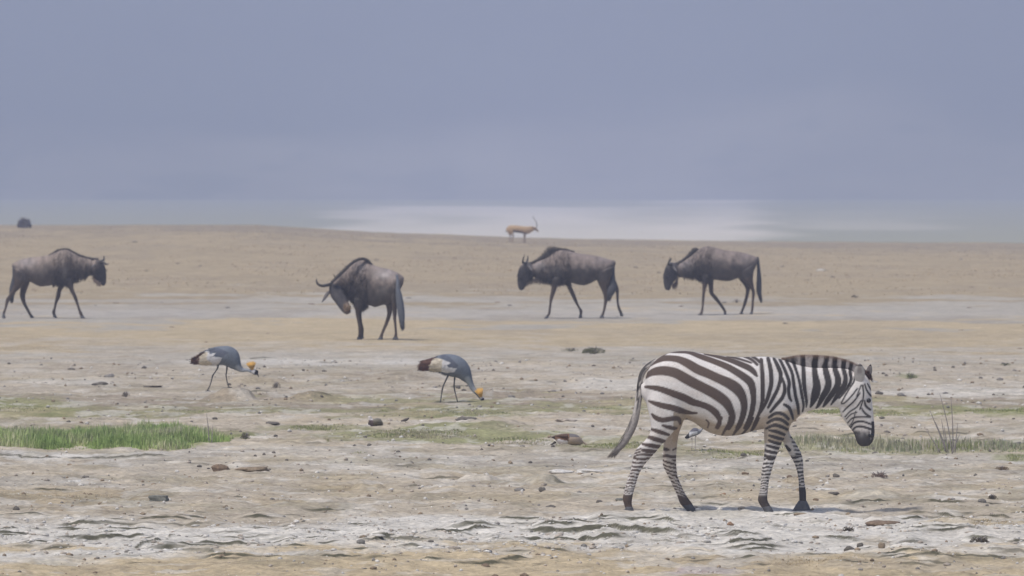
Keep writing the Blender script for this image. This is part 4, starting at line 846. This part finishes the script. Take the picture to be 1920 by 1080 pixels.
# ---------------------------------------------------------------- gazelle on the ridge
def gazelle():
    T = crop(16, 920, 400); F = Frame(980, 457)
    x = (980 - 960) * 311 / FPX
    root = tag(empty('gazelle', (x, 311, zat(x, 311) - .01)), 'tan gazelle with tall ringed horns standing on the ridge crest', 'gazelle')
    F.s = FPX / 311
    g = Geo(); g.loft(F.st([((480, 460), (490, 560), .06, 0), ((530, 400), (540, 620), .12, 0), ((640, 378), (650, 600), .14, 0), ((780, 385), (790, 600), .145, 0), ((920, 400), (930, 620), .14, 0), ((1040, 415), (1060, 640), .13, 0), ((1120, 415), (1150, 625), .10, 0), ((1190, 410), (1225, 580), .07, 0), ((1260, 410), (1290, 545), .06, 0)], T), seg=20)
    g.loft(F.st([((1290, 420), (1300, 520), .05, 0), ((1350, 430), (1340, 530), .055, 0), ((1400, 490), (1370, 555), .04, 0), ((1440, 545), (1415, 585), .028, 0)], T), seg=14)
    for rows, y in (([((500, 540), (640, 540)), ((520, 620), (620, 620)), ((570, 690), (610, 700)), ((560, 790), (590, 800)), ((575, 905), (605, 905))], .09), ([((560, 540), (700, 530)), ((600, 620), (690, 620)), ((660, 700), (700, 700)), ((640, 790), (672, 800)), ((660, 915), (695, 915))], -.09),
                    ([((960, 560), (1060, 560)), ((975, 640), (1035, 640)), ((985, 760), (1015, 760)), ((980, 910), (1012, 910))], -.08), ([((1000, 560), (1090, 560)), ((1015, 640), (1060, 640)), ((1020, 760), (1048, 760)), ((1022, 900), (1052, 900))], .08)):
        g.loft(F.st(leg(rows, y, (.06, .028)), T), seg=10, cap=.1)
    me = g.merged('body', .012, 3); V = verts_of(me); U, W = F.uv(V); a, b = (U - 920) * 16, (W - 400) * 16
    c = np.tile(np.array([[.46, .31, .17]]), (len(U), 1)).astype(float)
    line = np.interp(a, [500, 700, 900, 1060, 1150], [540, 530, 555, 610, 640]); c = mixc(c, (.07, .05, .045), ((b > line) & (b < line + 45) & (a > 660) & (a < 1080)) * 1.0)
    c = mixc(c, (.55, .5, .46), ((b >= line + 45) & (b < 660) & (a > 660) & (a < 1080)) * 1.0); c = mixc(c, (.30, .22, .16), (b > 660) * 1.0)
    c = mixc(c, (.14, .10, .08), ((a > 1290) & (b > 440)) * .6)
    set_col(me, c); link('body', me, M_FUR, root)
    for y in (-.035, .035): g = Geo(); g.tube(F.tb([(1372, 440, y, 12), (1385, 360, y * 1.4, 11), (1370, 290, y * 2, 9), (1325, 220, y * 2.6, 8), (1290, 150, y * 2.8, 6), (1282, 95, y * 2.6, 4)], T)); link('horn', g.mesh('horn'), M_HORN, root)
    g = Geo(); g.loft(F.st([((1290, 425), (1300, 455), .015, -.05), ((1250, 405), (1255, 440), .015, -.09), ((1225, 405), (1228, 415), .008, -.11)], T), seg=10); me = g.mesh('ear'); set_col(me, np.tile([[.3, .22, .16]], (len(me.vertices), 1))); link('ear', me, M_FUR, root)
    g = Geo(); g.tube(F.tb([(485, 480, 0, 12), (465, 540, 0, 10), (460, 600, 0, 6)], T)); link('tail', g.mesh('tail'), M_HORN, root)
gazelle()

# ================================================================== PLANTS
def blades(name, spots, hmin, hmax, cols, kind=None, width=.006, lean=.35, local=None, wedge=None):
    """spots (n,2) world xy. each blade = 2-segment tapered strip"""
    n = len(spots); r = RNG
    x, y = spots[:, 0], spots[:, 1]; z = height(x, y)[0]
    h = r.uniform(hmin, hmax, n) * (spots[:, 2] if spots.shape[1] > 2 else 1) * (.55 + .9 * fbm(x * 2.5, y * 1.5, 7, 3)); an = r.uniform(0, 2 * math.pi, n); ln = r.uniform(0, lean, n) * h; w_ = width * r.uniform(.7, 1.4, n)
    fx, fy = np.cos(an), np.sin(an); dx, dy = np.cos(an + 1.3), np.sin(an + 1.3)
    P = np.zeros((n, 5, 3)); z = z - .01
    for k, (t, f) in enumerate(((0, 1), (.55, .75))):
        P[:, k * 2, 0] = x + dx * ln * t * t - fx * w_ * f; P[:, k * 2, 1] = y + dy * ln * t * t - fy * w_ * f; P[:, k * 2, 2] = z + h * t
        P[:, k * 2 + 1, 0] = x + dx * ln * t * t + fx * w_ * f; P[:, k * 2 + 1, 1] = y + dy * ln * t * t + fy * w_ * f; P[:, k * 2 + 1, 2] = z + h * t
    P[:, 4, 0] = x + dx * ln; P[:, 4, 1] = y + dy * ln; P[:, 4, 2] = z + h * .97
    b = np.arange(n)[:, None] * 5
    F3 = np.concatenate([b + [0, 1, 3], b + [0, 3, 2], b + [2, 3, 4]])
    V = P.reshape(-1, 3)
    if local is not None: V = V - np.array(local)
    me = fast_mesh(name, V, F3)
    ci = np.clip((fbm(x * 1.2, y * .8, 19, 3) - .25) * 2 * len(cols) + r.normal(0, .8, n), 0, len(cols) - 1).astype(int); C = np.array(cols)[ci] * r.uniform(.75, 1.25, n)[:, None]
    set_col(me, np.repeat(C, 5, 0)); return me
def region(u, v, ru, rv, n, seed, power=1.0, hard=.9):
    out = []; tot = 0
    x0, d0 = world(u, v)
    dn = D_of(v + rv); df = D_of(v - rv)
    while tot < n:
        y = RNG.uniform(dn, df, n); x = x0 + RNG.uniform(-1, 1, n) * ru * d0 / FPX
        vv = VH + FPX * H / y; uu = x * FPX / y + 960
        q = np.sqrt(((uu - u) / ru) ** 2 + ((vv - v) / rv) ** 2) + (fbm(x * 1.1, y * .55, seed, 4) - .5) * 1.5 + (fbm(x * 5, y * 2.5, seed + 3, 3) - .5) * .9
        k = q < hard - RNG.uniform(0, .35, n); out.append(np.stack([x[k], y[k], np.clip((hard - q[k]) * 1.6, .25, 1)], 1)); tot += int(k.sum())
        if len(out) > 12: break
    return np.concatenate(out)[:n]
G1 = [(.28, .38, .12), (.33, .43, .15), (.37, .44, .18), (.42, .44, .23), (.50, .48, .31)]
G2 = [(.28, .30, .13), (.34, .33, .17), (.24, .27, .11), (.38, .34, .22), (.42, .37, .26)]
G3 = [(.36, .35, .23), (.40, .37, .27), (.30, .33, .19), (.46, .41, .32)]
G4 = [(.44, .35, .22), (.48, .39, .25), (.38, .30, .19)]
GR = [('green', [(190, 826, 245, 17, 15000), (60, 828, 120, 18, 8000), (300, 820, 110, 13, 6000), (-150, 828, 200, 18, 6000)], .06, .21, G1, 'lush green grass strip standing behind the white crust ledge at left'),
      ('mid', [(800, 817, 210, 12, 6500), (600, 803, 120, 6, 2200), (960, 828, 130, 10, 2500), (670, 853, 40, 4, 400), (615, 828, 18, 5, 500)], .012, .045, G2, 'short green turf strip in the middle of the plain'),
      ('zeb', [(1150, 836, 160, 12, 3500), (1380, 850, 150, 8, 1500)], .015, .055, G2, 'short turf around the goose behind the zebra'),
      ('right', [(1700, 838, 300, 13, 3000), (1850, 842, 120, 10, 1500), (2050, 838, 160, 16, 2000), (1560, 832, 120, 12, 900)], .03, .12, G3 + G2[:1], 'thin pale grass strip below the reed stems at right'),
      ('rback', [(1780, 774, 300, 8, 5000), (1550, 771, 90, 8, 1500), (2050, 773, 150, 8, 1500)], .01, .045, G2[:4] + [G1[1]], 'low green grass band behind the zebra head'),
      ('back', [(850, 778, 220, 9, 3000), (1120, 765, 80, 7, 800), (400, 772, 200, 8, 1000), (30, 768, 90, 16, 1800), (720, 770, 35, 6, 500)], .008, .035, G2 + G3[:1], 'thin olive grass band in front of the cranes'),
      ('tip', [(1905, 857, 35, 5, 500)], .02, .06, G2, 'bright green tuft at the right frame edge')]
for nm, regs, h0, h1, cols, lab in GR:
    sp = np.concatenate([region(*r[:4], int(r[4] * (1.6 if nm in ('green', 'right') else 1.2)), seed=101 + i) for i, r in enumerate(regs)])
    me = blades('grass', sp, h0, h1 * .88, cols, width=.0045); tag(link('grass', me, M_LEAF, smooth=False), lab, 'grass', kind='stuff')
sp = np.concatenate([region(*r, seed=131 + i) for i, r in enumerate([(130, 930, 150, 12, 1500), (520, 938, 60, 8, 900), (650, 908, 70, 9, 1000), (1830, 982, 100, 8, 1400), (1500, 906, 60, 9, 800), (900, 893, 80, 7, 1200), (1010, 899, 60, 8, 900), (500, 1062, 700, 18, 500), (1500, 1052, 170, 12, 1500), (40, 655, 160, 8, 1500), (1500, 648, 400, 10, 2500), (950, 737, 120, 12, 1200), (780, 707, 120, 10, 900), (480, 712, 80, 9, 700)])])
me = blades('dry_grass', sp, .006, .022, G4, width=.005); tag(link('dry_grass', me, M_LEAF, smooth=False), 'short yellow dry grass stubble over the sandy patches', 'grass', kind='stuff')
sp = np.stack([RNG.uniform(-1, 1, 26000), RNG.uniform(0, 1, 26000)], 1)
yy = 186 + sp[:, 1] * 137; sp = np.stack([sp[:, 0] * yy * .07, yy], 1)
kk = fbm(sp[:, 0] * .5, sp[:, 1] * .2, 151, 4) > .47; sp = sp[kk]
me = blades('dry_grass', sp, .015, .05, [(.46, .36, .23), (.40, .31, .2), (.50, .39, .26)], width=.012); tag(link('dry_grass', me, M_LEAF, smooth=False), 'sparse dry straw grass covering the ground up to the ridge', 'grass', kind='stuff')

def bush(name, u, v, wpx, hpx, label, cat, cols, n=900, bare=False, group=None, base_y=None):
    x, d = world(u, v)
    if base_y: d = base_y; x = (u - 960) * d / FPX
    s = FPX / d; W = wpx / s / 2; Hh = hpx / s; z0 = zat(x, d)
    root = tag(empty(name, (x, d, z0)), label, cat, group)
    g = Geo()
    for i in range(9):
        a = random.uniform(0, 6.28); r = random.uniform(.2, .8)
        g.tube([(0, 0, -.01, .008), (math.cos(a) * W * r * .5, math.sin(a) * W * r * .4, Hh * .45, .005), (math.cos(a) * W * r, math.sin(a) * W * r * .8, Hh * random.uniform(.6, .9), .002)], seg=5, n=2)
    link('stem', g.mesh('stem'), M_TWIG, root)
    V = []; Fc = []; C = []
    ls = max(.010, Hh * .10)
    lob = [(random.uniform(-.6, .6), random.uniform(-.5, .5), random.uniform(.6, 1.0), random.uniform(.35, .6)) for _ in range(6)]
    for i in range(n):
        l = random.choice(lob); a = random.uniform(0, 6.28); e = math.acos(random.uniform(-.2, 1)); rr = l[3] * random.uniform(.75, 1.0)
        px = (l[0] + math.cos(a) * math.sin(e) * rr) * W; py = (l[1] + math.sin(a) * math.sin(e) * rr) * W * .7
        pz = max(.004, math.cos(e) * rr * 1.2 * l[2] * Hh + Hh * .15)
        d1 = Vector((random.gauss(0, 1), random.gauss(0, 1), random.gauss(.4, 1))).normalized() * ls * random.uniform(.6, 1.4); d2 = d1.cross(Vector((random.gauss(0, 1), random.gauss(0, 1), random.gauss(0, 1)))).normalized() * ls * .35
        p = Vector((px, py, pz)); b = len(V); V += [tuple(p), tuple(p + d1 * .5 + d2), tuple(p + d1), tuple(p + d1 * .5 - d2)]; Fc.append((b, b + 1, b + 2, b + 3))
        c = np.array(random.choice(cols)) * random.uniform(.7, 1.3); C += [c] * 4
    me = bpy.data.meshes.new('leaves'); me.from_pydata(V, [], Fc); me.update(); set_col(me, np.array(C)); link('leaves', me, M_LEAF, root, smooth=False)
bc = [(.13, .14, .07), (.17, .17, .09), (.20, .19, .11)]; dk = [(.09, .075, .05), (.13, .10, .07), (.11, .095, .06)]; gr = [(.10, .15, .04), (.14, .18, .06)]
bush('shrub', 1115, 664, 54, 20, 'round grey green shrub on the pale flat above the zebra rump', 'shrub', bc, 1500)
bush('shrub', 1070, 660, 34, 9, 'low flat shrub just left of the round grey green shrub', 'shrub', bc, 500)
bush('shrub', 1708, 711, 26, 14, 'small bright green tuft right of the zebra ear', 'shrub', gr, 500)
bush('shrub', 1885, 688, 22, 8, 'tiny dark shrub high on the right side behind the zebra', 'shrub', bc, 250)
bush('shrub', 236, 744, 15, 13, 'small dark shrub on the bare flat above the green grass strip', 'shrub', dk, 260)
bush('shrub', 460, 824, 22, 17, 'small leafy plant right of the tall green grass strip', 'shrub', gr + dk, 360)
bush('shrub', 518, 729, 17, 15, 'brown woody clump right of the left crane bill', 'shrub', dk, 300)
bush('shrub', 1648, 894, 40, 16, 'brown dry clump on the dirt right of the zebra front legs', 'shrub', [(.20, .15, .12), (.26, .19, .16)], 700)
bush('shrub', 1880, 882, 30, 10, 'low brown clump below the right end of the grass', 'shrub', [(.18, .13, .08), (.23, .17, .10)], 420)
bush('shrub', 1840, 1016, 46, 16, 'dark moss clump on the crust near the lower right corner', 'shrub', dk, 600)
bush('shrub', 1862, 937, 18, 12, 'dark little clump beside a grey stone at right', 'shrub', dk, 260)
bush('shrub', 1590, 996, 26, 11, 'dark moss clump on the crust below the zebra muzzle', 'shrub', dk, 360)
bush('shrub', 1605, 558, 20, 8, 'lone dark tuft on the dry flat right of the wildebeest', 'shrub', dk, 260)
bush('shrub', 1380, 569, 16, 9, 'dark brown tuft behind the legs of the rightmost wildebeest', 'shrub', dk, 200)
bush('shrub', 45, 427, 27, 27, 'blurred dark upright shrub standing on the ridge crest at far left', 'shrub', [(.20, .19, .21), (.24, .22, .23)], 1400, base_y=318)

def reeds(u, v, specs, label):
    F = Frame(u, v); x, d = world(u, v); root = tag(empty('reed_stems', (x, d, zat(x, d))), label, 'reed')
    for pts in specs:
        g = Geo(); g.tube(F.tb([(a, b, y, r) for a, b, y, r in pts]), seg=6, n=3); link('stem', g.mesh('stem'), M_TWIG, root)
def RS(u0, v0, u1, v1, y, bend=4): return [(u0, v0, y, 1.1), ((u0 + u1) / 2 + bend * .5, (v0 + v1) / 2, y, .9), (u1, v1, y, .45)]
reeds(1782, 850, [RS(1786, 850, 1762, 737, 0, 5), RS(1788, 850, 1784, 745, .1, 3), RS(1774, 848, 1742, 768, -.1, 2), RS(1764, 850, 1738, 808, .05, 1), RS(1776, 849, 1755, 792, .1, 3), RS(1772, 846, 1765, 786, -.05, 2), RS(1792, 850, 1797, 795, .1, -1), RS(1784, 850, 1800, 810, -.1, 0), RS(1780, 850, 1772, 800, .2, 1)], 'tall bare reed stems rising from the right grass strip')
reeds(390, 832, [RS(392, 834, 387, 776, 0, 2), RS(396, 834, 398, 800, .1, 0)], 'thin dark stalk at the right end of the green grass strip')
reeds(93, 825, [RS(93, 826, 91, 790, 0, 2), RS(97, 826, 101, 798, .1, 0)], 'thin dark stalk at the left end of the green grass strip')

# ================================================================== STONES AND CLODS
def stone_mesh(w_, h_, d_, seed, sub=2, flat=False, rough=.3):
    bm = bmesh.new()
    if flat:
        bmesh.ops.create_cube(bm, size=1); bmesh.ops.subdivide_edges(bm, edges=bm.edges[:], cuts=3, use_grid_fill=True)
    else: bmesh.ops.create_icosphere(bm, subdivisions=sub, radius=.5)
    rr = random.Random(seed)
    from mathutils import noise
    off = Vector((rr.uniform(0, 99), rr.uniform(0, 99), rr.uniform(0, 99)))
    for v in bm.verts:
        k = 1 + rough * noise.noise(v.co * 2.2 + off) * 1.6 + rough * .5 * noise.noise(v.co * 6 + off); v.co *= k
        v.co = Vector((v.co.x * w_, v.co.y * d_, v.co.z * h_ * 1.1 + h_ * .28))
    me = bpy.data.meshes.new('stone'); bm.to_mesh(me); bm.free(); return me
STC = {'dark': (.15, .135, .115), 'grey': (.22, .205, .185), 'brown': (.20, .145, .10), 'tan': (.27, .21, .145), 'white': (.60, .57, .52), 'rust': (.30, .19, .12), 'green': (.20, .20, .175), 'pink': (.41, .355, .295)}
def stone(u, v, wpx, hpx, col, label, name='stone', cat='stone', flat=False, dep=.8, rough=.3):
    x, d = world(u, v); s = FPX / d; W = wpx / s; Hh = hpx / s
    me = stone_mesh(W, Hh, max(W * dep, .03), int(u * 7 + v), sub=3 if wpx > 25 else 2, flat=flat, rough=rough)
    c = np.tile([STC[col]], (len(me.vertices), 1)).astype(float); V = verts_of(me)
    c *= (1 + .4 * (fbm(V[:, 0] * 30 + u, V[:, 2] * 30 + V[:, 1] * 20, 7, 3) - .5))[:, None]; set_col(me, c)
    o = link(name, me, M_ROCK, smooth=not flat); o.location = (x, d, zat(x, d) - .004); o.rotation_euler.z = random.uniform(-.3, .3); tag(o, label, cat); return o
ST = [
 (298, 942, 32, 13, 'green', 'grey green block shaped stone on the dirt at lower left', dict(flat=True, rough=.12)),
 (415, 883, 33, 14, 'brown', 'round brown clod, left one of two on the dirt below the grass', dict(name='clod', cat='clod')),
 (474, 884, 64, 11, 'tan', 'long low tan clod right of the round brown clod', dict(name='clod', cat='clod')),
 (1033, 951, 20, 10, 'dark', 'smooth dark stone left of the zebra hind hoof, farthest left', {}),
 (1123, 945, 13, 7, 'dark', 'small dark stone between the smooth dark stone and the zebra hoof', {}),
 (1161, 939, 14, 7, 'green', 'flat grey stone touching the zebra rear hoof', {}),
 (973, 922, 22, 10, 'grey', 'grey lumpy stone on the dirt above the smooth dark stone', {}),
 (1017, 924, 14, 12, 'dark', 'upright dark stone beside the grey lumpy stone', {}),
 (913, 1039, 22, 11, 'dark', 'dark rough stone on the crust at bottom centre', {}),
 (910, 1061, 18, 9, 'brown', 'brown stone just below the dark rough stone', {}),
 (928, 1077, 13, 8, 'brown', 'left one of two brown stones at the bottom edge', {}),
 (983, 1077, 16, 7, 'brown', 'right one of two brown stones at the bottom edge', {}),
 (677, 1025, 18, 11, 'grey', 'grey boulder at the left end of a dark crust ledge', {}),
 (808, 1019, 12, 7, 'dark', 'small dark stone on the white crust left of centre', {}),
 (1568, 893, 13, 9, 'dark', 'dark pointed stone on the dirt below the zebra head', {}),
 (1398, 891, 12, 7, 'brown', 'small brown stone between the zebra legs', {}),
 (1480, 895, 11, 7, 'brown', 'small brown stone behind the zebra far front leg', {}),
 (1593, 1033, 23, 12, 'dark', 'dark round stone on the crust at lower right', {}),
 (1613, 1030, 12, 11, 'dark', 'small dark stone right beside the dark round stone', {}),
 (1370, 988, 13, 9, 'rust', 'rust orange stone on the white crust below the zebra', {}),
 (1653, 1035, 13, 14, 'tan', 'upright tan stone on the crust right of the dark round stone', {}),
 (1655, 984, 62, 13, 'brown', 'long brown clod on the crust below right of the zebra head', dict(name='clod', cat='clod')),
 (1843, 943, 16, 11, 'grey', 'grey stone beside the dark little clump at right', {}),
 (1563, 930, 24, 7, 'dark', 'dark flat stone under a white crust plate by the zebra hoof', {}),
 (1530, 940, 11, 6, 'brown', 'small brown stone right of the zebra far front hoof', {}),
 (1500, 968, 26, 6, 'tan', 'low tan clod just below the zebra far front hoof', dict(name='clod', cat='clod')),
 (1390, 957, 14, 8, 'pink', 'pinkish stone left of the zebra near front hoof', {}),
 (1357, 933, 9, 6, 'rust', 'tiny rust stone on the dirt under the zebra belly', {}),
 (1647, 742, 16, 8, 'dark', 'dark stone just right of the zebra forehead', {}),
 (1690, 744, 18, 7, 'grey', 'grey flat stone right of the dark stone by the zebra forehead', {}),
 (1875, 714, 13, 7, 'grey', 'small grey stone on the pale flat at upper right', {}),
 (958, 749, 15, 9, 'grey', 'grey stone right of the crane with bill to the ground', {}),
 (858, 727, 10, 8, 'dark', 'small dark stone between the legs and neck of the right crane', {}),
 (270, 692, 8, 8, 'dark', 'small dark stone on the flat left of the left crane', {}),
 (188, 722, 28, 7, 'dark', 'long dark stone on the pale flat above the green grass', {}),
 (287, 726, 30, 4, 'dark', 'thin dark slab left of the left crane mound', dict(flat=True)),
 (206, 707, 22, 9, 'grey', 'grey rough stone above the long dark stone', {}),
 (133, 692, 15, 5, 'dark', 'small flat dark stone near the left side', {}),
 (30, 960, 14, 8, 'dark', 'dark stone at the left edge below the yellow grass patch', {}),
 (160, 894, 15, 6, 'dark', 'dark chip under the white ledge at left', {}),
 (140, 904, 22, 6, 'white', 'white flat stone below the white ledge at left', dict(flat=True)),
 (495, 854, 8, 6, 'dark', 'lone dark pebble right of the grass strip', {}),
 (510, 797, 27, 8, 'dark', 'dark low rock on the bare strip above the turf', {}),
 (403, 787, 9, 6, 'dark', 'dark pebble beside the thin stalk', {}),
 (1053, 888, 52, 8, 'white', 'left one of two white crust plates beside the zebra tail tip', dict(name='crust_plate', cat='crust plate')),
 (1107, 888, 54, 7, 'white', 'right one of two white crust plates beside the zebra tail tip', dict(name='crust_plate', cat='crust plate')),
 (1547, 923, 54, 6, 'white', 'thin white crust plate right of the zebra far front leg', dict(name='crust_plate', cat='crust plate')),
 (1908, 832, 18, 9, 'grey', 'pale grey stone at the right edge in the grass', {}),
 (1683, 830, 9, 9, 'dark', 'small dark stone left of the reed stems', {}),
 (1540, 503, 22, 4, 'white', 'pale flat stone far out on the dry plain at right', {}),
 (680, 989, 14, 4, 'grey', 'thin grey chip on the crust left of centre', {}),
 (873, 798, 44, 7, 'dark', 'dark low rock ledge on the bare strip at centre', {}),
 (1060, 792, 40, 6, 'pink', 'pale flat rock on the bare strip left of the zebra tail', {}),
 (1490, 795, 10, 5, 'brown', 'small brown stone on the bare ground behind the zebra chest', {}),
]
for u, v, wp, hp, c, lab, kw in ST: stone(u, v, wp, hp, c, lab, **kw)
# crane one stands on its mound
for o in bpy.data.objects:
    if o.name.startswith('crowned_crane') and 'mound' in o['label']: o.location.z += 0.0
# small look-alike stones
protos = []
for k in range(10):
    me = stone_mesh(1, .34, .8, 900 + k, sub=1 if k < 7 else 2, rough=.35); c = STC[['dark', 'grey', 'brown', 'tan', 'pink', 'white', 'tan', 'pink', 'white', 'grey'][k]]
    set_col(me, np.tile([c], (len(me.vertices), 1))); me.materials.append(M_ROCK); protos.append(me)
for k in range(170):
    v = random.choice([random.uniform(870, 975), random.uniform(975, 1078), random.uniform(690, 800), random.uniform(880, 1075)]); u = random.uniform(-60, 1980)
    if 1160 < u < 1530 and 930 < v < 970: continue
    x, d = world(u, v)
    if float(fbm(np.array([x * .9]), np.array([d * .5]), 201, 3)[0]) < .47: continue
    me = random.choice(protos); wpx = random.uniform(5, 12)
    o = bpy.data.objects.new('small_stone', me); COL.objects.link(o); s = wpx / (FPX / d); o.scale = (s, s, s * random.uniform(.6, 1.1)); o.location = (x, d, zat(x, d) - .002); o.rotation_euler.z = random.uniform(0, 6.28)
    tag(o, 'small rough stone lying loose on the pale dirt', 'stone', 'small loose stones scattered over the dirt and crust')
for k in range(60):
    v = random.uniform(470, 660); u = random.uniform(-40, 1960); x, d = world(u, v); me = random.choice(protos[:4]); s = random.uniform(3, 9) / (FPX / d)
    o = bpy.data.objects.new('dark_clod', me); COL.objects.link(o); o.scale = (s * 1.5, s * 1.5, s * .8); o.location = (x, d, zat(x, d)); o.rotation_euler.z = random.uniform(0, 6.28)
    tag(o, 'small dark clod far out on the dry plain', 'clod', 'dark clods scattered on the far dry flat')

def pebbles(name, n, yfn, smin, smax, cols, label, flat=.55, seed=3):
    r = np.random.default_rng(seed)
    me0 = stone_mesh(1, flat, .8, 77, sub=1, rough=.3); V0 = verts_of(me0); F0 = np.array([p.vertices[:] for p in me0.polygons])
    y = yfn(r, n); x = r.uniform(-1, 1, n) * (y + 60) * .045
    keep = fbm(x * 1.5, y * .8, seed, 4) > r.uniform(.3, .62, n); x, y = x[keep], y[keep]; n = len(x)
    z = height(x, y)[0]; s = smin * (smax / smin) ** (r.uniform(0, 1, n) ** 2.2); a = r.uniform(0, 6.28, n)
    ca, sa = np.cos(a), np.sin(a)
    P = np.zeros((n, len(V0), 3)); st = r.uniform(.6, 1.5, (n, 2))
    vx = V0[None, :, 0] * st[:, :1]; vy = V0[None, :, 1] * st[:, 1:]
    P[:, :, 0] = x[:, None] + s[:, None] * (vx * ca[:, None] - vy * sa[:, None]); P[:, :, 1] = y[:, None] + s[:, None] * (vx * sa[:, None] + vy * ca[:, None]); P[:, :, 2] = z[:, None] + s[:, None] * V0[None, :, 2]
    F = (F0[None] + (np.arange(n) * len(V0))[:, None, None]).reshape(-1, 3)
    me = fast_mesh(name, P.reshape(-1, 3), F); C = np.array(cols)[r.integers(0, len(cols), n)] * r.uniform(.8, 1.2, n)[:, None]; set_col(me, np.repeat(C, len(V0), 0))
    tag(link(name, me, M_ROCK, smooth=False), label, 'pebbles', kind='stuff')
pebbles('pebbles', 6500, lambda r, n: r.uniform(56, 78, n), .008, .045, [STC['grey'], STC['pink'], STC['white'], STC['white'], STC['tan'], STC['tan'], STC['pink']], 'loose pebbles and crust chips over the foreground')
pebbles('pebbles', 4500, lambda r, n: r.uniform(61.5, 67.8, n), .015, .07, [STC['white'], (.55, .52, .47), (.58, .55, .50), STC['pink']], 'broken white crust chips along the ledges', flat=.3, seed=8)
pebbles('pebbles', 4500, lambda r, n: r.uniform(78, 125, n), .015, .06, [STC['grey'], STC['pink'], STC['dark'], STC['tan'], STC['white']], 'loose pebbles on the middle ground', seed=5)
